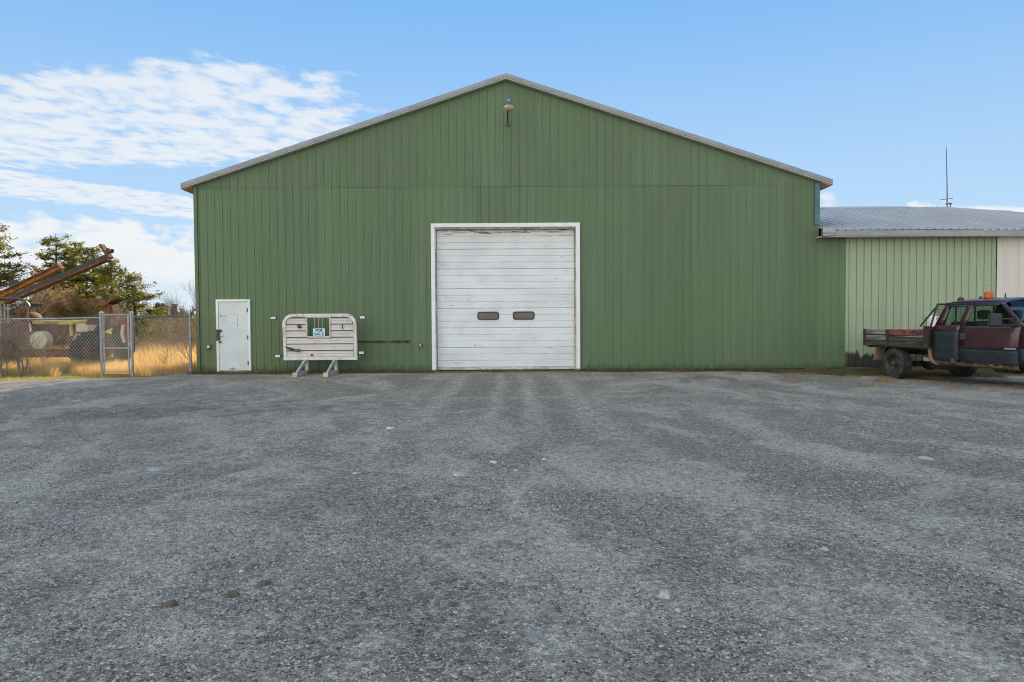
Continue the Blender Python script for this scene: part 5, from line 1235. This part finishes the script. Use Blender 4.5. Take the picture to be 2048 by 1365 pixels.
def blades(name, label, pts, hh, w, material, bend=.35):
    """grass: two-piece bent blades"""
    n = len(pts); a = rng.uniform(0, 6.28, n); h_ = hh * rng.uniform(.5, 1.25, n); ww = w * rng.uniform(.6, 1.3, n)
    dx, dy = np.cos(a), np.sin(a); bx = rng.normal(0, bend, n) * h_; by = rng.normal(0, bend, n) * h_
    p = np.asarray(pts); z0 = p[:, 2] - .01
    v = np.stack([np.stack([p[:, 0] - dx * ww, p[:, 1] - dy * ww, z0], 1), np.stack([p[:, 0] + dx * ww, p[:, 1] + dy * ww, z0], 1),
                  np.stack([p[:, 0] + bx * .35 + dx * ww * .7, p[:, 1] + by * .35 + dy * ww * .7, z0 + h_ * .6], 1), np.stack([p[:, 0] + bx * .35 - dx * ww * .7, p[:, 1] + by * .35 - dy * ww * .7, z0 + h_ * .6], 1),
                  np.stack([p[:, 0] + bx, p[:, 1] + by, z0 + h_], 1)], 1).reshape(-1, 3)
    b0 = np.arange(n)[:, None] * 5
    f = np.concatenate([b0 + np.array([[0, 1, 2]]), b0 + np.array([[0, 2, 3]]), b0 + np.array([[3, 2, 4]])], 0)
    o = np_mesh(name, v, f, material, kind='stuff'); tag(o, label, 'grass'); return o
M_hay = foliage_mat('dry_grass', (0.72, 0.49, 0.17), (0.50, 0.31, 0.10), (0.80, 0.60, 0.27), .6)
M_turf = foliage_mat('verge_turf', (0.34, 0.33, 0.06), (0.48, 0.38, 0.12), (0.26, 0.28, 0.05), .55)
M_wallgr = foliage_mat('wall_turf', (0.085, 0.115, 0.035), (0.19, 0.155, 0.085), (0.24, 0.19, 0.11), .3)
M_wallgn = foliage_mat('green_turf', (0.09, 0.115, 0.035), (0.15, 0.14, 0.06), (0.22, 0.18, 0.10), .3)
def fence_y(x): return 18.42 + (.0 if x < GP2[0] else (x - GP2[0]) * 1.2)
def scatter(n, xr, yr, keep=None):
    out = []
    while len(out) < n:
        x = rng.uniform(*xr); y = rng.uniform(*yr)
        if keep is None or keep(x, y): out.append((x, y, gz(x, y)))
    return np.array(out)
def clump(x, y, s=1.1): return mnoise.noise(Vector((x * s, y * s, 3.1)))
blades('dry_grass', 'tall golden dry grass along and behind the chain link fence', np.concatenate([
    scatter(17000, (-20, -9.5), (18.6, 22.0), lambda x, y: y > fence_y(x) + .25 and clump(x, y) > -.15 and x < XL - .15), scatter(15000, (-26, -9.5), (22, 30), lambda x, y: clump(x, y) > -.3 and x < XL - .2),
    scatter(14000, (-34, -11), (30, 46))]), .30, .0075, M_hay)
blades('verge_grass', 'short yellow-green grass on the sunny verge in front of the fence', scatter(9000, (-20, -9.6), (14.5, 18.9), lambda x, y: y + (x + 9.6) * -1.6 - 19.0 + clump(x, y, .9) * .9 > .15 and y < fence_y(x) + .3), .075, .005, M_turf, .6)
blades('wall_grass', 'thin brown and green grass along the foot of the walls', scatter(17000, (-9.3, 9.0), (19.1, 20.02), lambda x, y: (not (-2.3 < x < 1.95) or (y > 19.75 and rng.uniform() < .25)) and y > 19.42 + clump(x, y * .4, .8) * .55 and not (MX0 < x < MX1 and rng.uniform() < .8)), .085, .0065, M_wallgr, .8)
blades('shed_grass', 'green tufty grass around the truck and the low shed', scatter(14000, (4.2, 15.5), (17.2, 19.92), lambda x, y: y > 19.5 - 1.5 * sstep(5.5, 9.5, x) + clump(x, y, 1.0) * .75 and not (abs(x - 9.75) < .35 and abs(y - 18.0) < .5)), .085, .0065, M_wallgn, .7)
blades('straw_tufts', 'scattered dead grass tufts on the gravel before the right wall', scatter(2600, (4.5, 13.0), (14.5, 18.6), lambda x, y: clump(x, y, 1.6) > .38 - .03 * (y - 15)), .09, .004, foliage_mat('straw', (0.33, 0.26, 0.16), (0.25, 0.19, 0.12), (0.40, 0.33, 0.22), .3), .8)

# ------------------------------------------------------------------ loose gravel and stones
def pebbles(name, label, n, xr, yr, s0, s1, material, seed, keep=None):
    r_ = np.random.default_rng(seed)
    x = r_.uniform(*xr, n); y = r_.uniform(*yr, n)
    if keep is not None:
        k_ = np.array([keep(a, b) for a, b in zip(x, y)]); x, y = x[k_], y[k_]; n = len(x)
    z = np.array([gz(a, b) for a, b in zip(x, y)])
    s = s0 + (s1 - s0) * r_.uniform(0, 1, n) ** 3.4
    base = np.array([(1, 0, 0), (.3, .95, .1), (-.8, .6, 0), (-.85, -.5, .05), (.25, -.9, 0), (.1, .1, .75), (-.25, -.1, .7)])
    a = r_.uniform(0, 6.28, n); ca, sa = np.cos(a), np.sin(a)
    V = base[None] * (s[:, None, None] * .5) * r_.uniform(.65, 1.25, (n, 7, 3)) * np.array([1.0, .8, .9])
    X = V[:, :, 0] * ca[:, None] - V[:, :, 1] * sa[:, None] + x[:, None]; Y = V[:, :, 0] * sa[:, None] + V[:, :, 1] * ca[:, None] + y[:, None]; Z = V[:, :, 2] + z[:, None] - .05 * s[:, None]
    v = np.stack([X, Y, Z], 2).reshape(-1, 3)
    T = np.array([(0, 1, 5), (1, 2, 6), (1, 6, 5), (2, 3, 6), (3, 4, 6), (4, 5, 6), (4, 0, 5)])
    f = (np.arange(n)[:, None, None] * 7 + T[None]).reshape(-1, 3)
    o = np_mesh(name, v, f, material, kind='stuff'); tag(o, label, 'gravel'); return o
def pebble_mat(name, lo, hi, warm):
    m = bpy.data.materials.new(name); m.use_nodes = True; k = NT(m.node_tree); bs = m.node_tree.nodes['Principled BSDF']
    r = k.n('ShaderNodeNewGeometry').outputs['Random Per Island']
    c = k.mix(r, lo, hi); c = k.mix(k.math('MULTIPLY', k.ss(k.math('FRACT', k.math('MULTIPLY', r, 17.3)), .86, .95), .6), c, warm)
    k.l(c, bs.inputs['Base Color']); bs.inputs['Roughness'].default_value = .85; bs.inputs['Specular IOR Level'].default_value = .3
    return m
M_peb = pebble_mat('pebble', (0.045, 0.042, 0.037), (0.54, 0.50, 0.44), (0.34, 0.26, 0.17))
loose = lambda x, y: mnoise.noise(Vector((x * .8, y * .8, 9.0))) + .5 * mnoise.noise(Vector((x * 2.3, y * 2.3, 2.0))) > random.uniform(-.55, .35)
pebbles('loose_gravel', 'loose grey gravel in the near part of the yard', 120000, (-5.2, 5.2), (1.8, 5.2), .006, .026, M_peb, 1, loose)
pebbles('loose_gravel', 'loose grey gravel in the middle of the yard', 130000, (-9, 9), (5.2, 10.5), .007, .032, M_peb, 2, loose)
pebbles('loose_gravel', 'loose grey gravel in the far part of the yard near the walls', 70000, (-15, 15), (10.5, 19.2), .010, .036, M_peb, 3, loose)
def stone(px, py, wpx, hpx, label, m, seed, name='stone', cat='stone', group='loose stones on the gravel', flat=None):
    p = on_ground(px, py); sc = (p - Vector((0, 0, CAM_H))).length / 1365.0
    a = wpx * sc / 2; h = (flat if flat else .55) * a
    t = MB(); rd = random.Random(seed); n = 11; rows = []
    for i, (rf_, zf) in enumerate(((.92, -.25), (1.0, .1), (.9, .5), (.62, .85), (.25, .98))):
        rows.append([(a * rf_ * math.cos(6.2832 * j / n + .3) * (1 + .26 * math.sin(j * 2.1 + seed) + rd.uniform(-.05, .05)), .78 * a * rf_ * math.sin(6.2832 * j / n + .3) * (1 + .16 * math.cos(j * 1.7 + seed)), h * zf + rd.uniform(-.16, .16) * h) for j in range(n)])
    for r_ in rows:
        for v in r_: t.v.append(v)
    for i in range(4):
        for j in range(n): q = i * n + j; q2 = i * n + (j + 1) % n; t.f.append((q, q2, q2 + n, q + n))
    t.f.append(tuple(4 * n + j for j in range(n)))
    o = t.build(name, m, None, bevel=a * .03); o.location = (p.x, p.y, gz(p.x, p.y) - h * .08); o.rotation_euler = (rd.uniform(-.1, .1), rd.uniform(-.1, .1), rd.uniform(0, 3)); tag(o, label, cat, group); return o
M_st1 = mat('stone_pale', (0.45, 0.43, 0.39), (0.34, 0.325, 0.295), scale=18, rough=.9, bump=.3); M_st2 = mat('stone_blue', (0.21, 0.21, 0.19), (0.265, 0.262, 0.235), scale=18, rough=.85, bump=.3)
M_st3 = mat('stone_white', (0.64, 0.62, 0.58), (0.52, 0.505, 0.47), scale=18, rough=.9); M_clod = mat('brown_clod', (0.14, 0.115, 0.085), (0.09, 0.075, 0.058), scale=30, rough=.95, bump=.8)
M_st4 = mat('stone_grey', (0.27, 0.265, 0.25), (0.22, 0.22, 0.21), scale=20, rough=.9, bump=.3)
for q in ((918, 949, 27, 10, 'large pale oval flat stone in front of the roll-up door', M_st1, 1, .3), (780, 856, 18, 6, 'white flat stone left of centre, nearest the cab guard rack', M_st3, 2, .3), (988, 925, 20, 5, 'long white chip right behind the large oval stone', M_st3, 3, .25),
          (1088, 919, 10, 4, 'small white stone below the right door window', M_st3, 4, .4), (1031, 941, 12, 6, 'small pale stone right of the large oval stone', M_st1, 5, .4), (711, 946, 15, 6, 'pale round stone alone left of the large oval stone', M_st1, 6, .35),
          (1328, 1190, 29, 24, 'chunky grey rock standing out at lower right of centre', M_st1, 7, .75), (1311, 1202, 14, 10, 'small brown-grey stone touching the chunky grey rock', M_st4, 8, .6), (1422, 1197, 15, 10, 'pale blue pebble right of the chunky grey rock', M_st2, 9, .5),
          (1356, 1218, 17, 11, 'pale pebble just below the chunky grey rock', M_st1, 10, .5), (1388, 1219, 13, 12, 'upright grey pebble between two paler ones', M_st4, 11, .6), (1065, 1270, 31, 20, 'flat blue-grey slab of stone near the bottom centre', M_st2, 12, .22),
          (1160, 975, 26, 8, 'flat greenish stone sunk in the gravel right of centre', M_st2, 13, .15), (314, 939, 30, 6, 'long pale flat stone in the left foreground', M_st1, 14, .18), (157, 803, 16, 4, 'pale flat stone on the far left near the verge', M_st1, 15, .3),
          (1850, 914, 26, 6, 'pale flat stone at right below the truck', M_st1, 16, .2), (483, 1142, 10, 7, 'bright white chip by the brown clods', M_st3, 17, .5), (1612, 1283, 12, 10, 'rounded grey pebble at the lower right', M_st4, 18, .6),
          (1990, 1075, 22, 10, 'grey stone near the right edge of the yard', M_st4, 19, .5), (1650, 1098, 18, 8, 'pale chip among pebbles at right', M_st1, 20, .35)):
    stone(*q[:7], flat=q[7])
for q in ((466, 1188, 26, 14, 'light brown clod of earth in the lower left, middle of three', 21), (528, 1168, 28, 13, 'dark brown clod of earth, right one of three', 22), (342, 1209, 26, 15, 'brown clod of earth, left one of three', 23)):
    stone(q[0], q[1], q[2], q[3], q[4], M_clod, q[5], 'earth_clod', 'clod', 'earth clods on the gravel', .5)
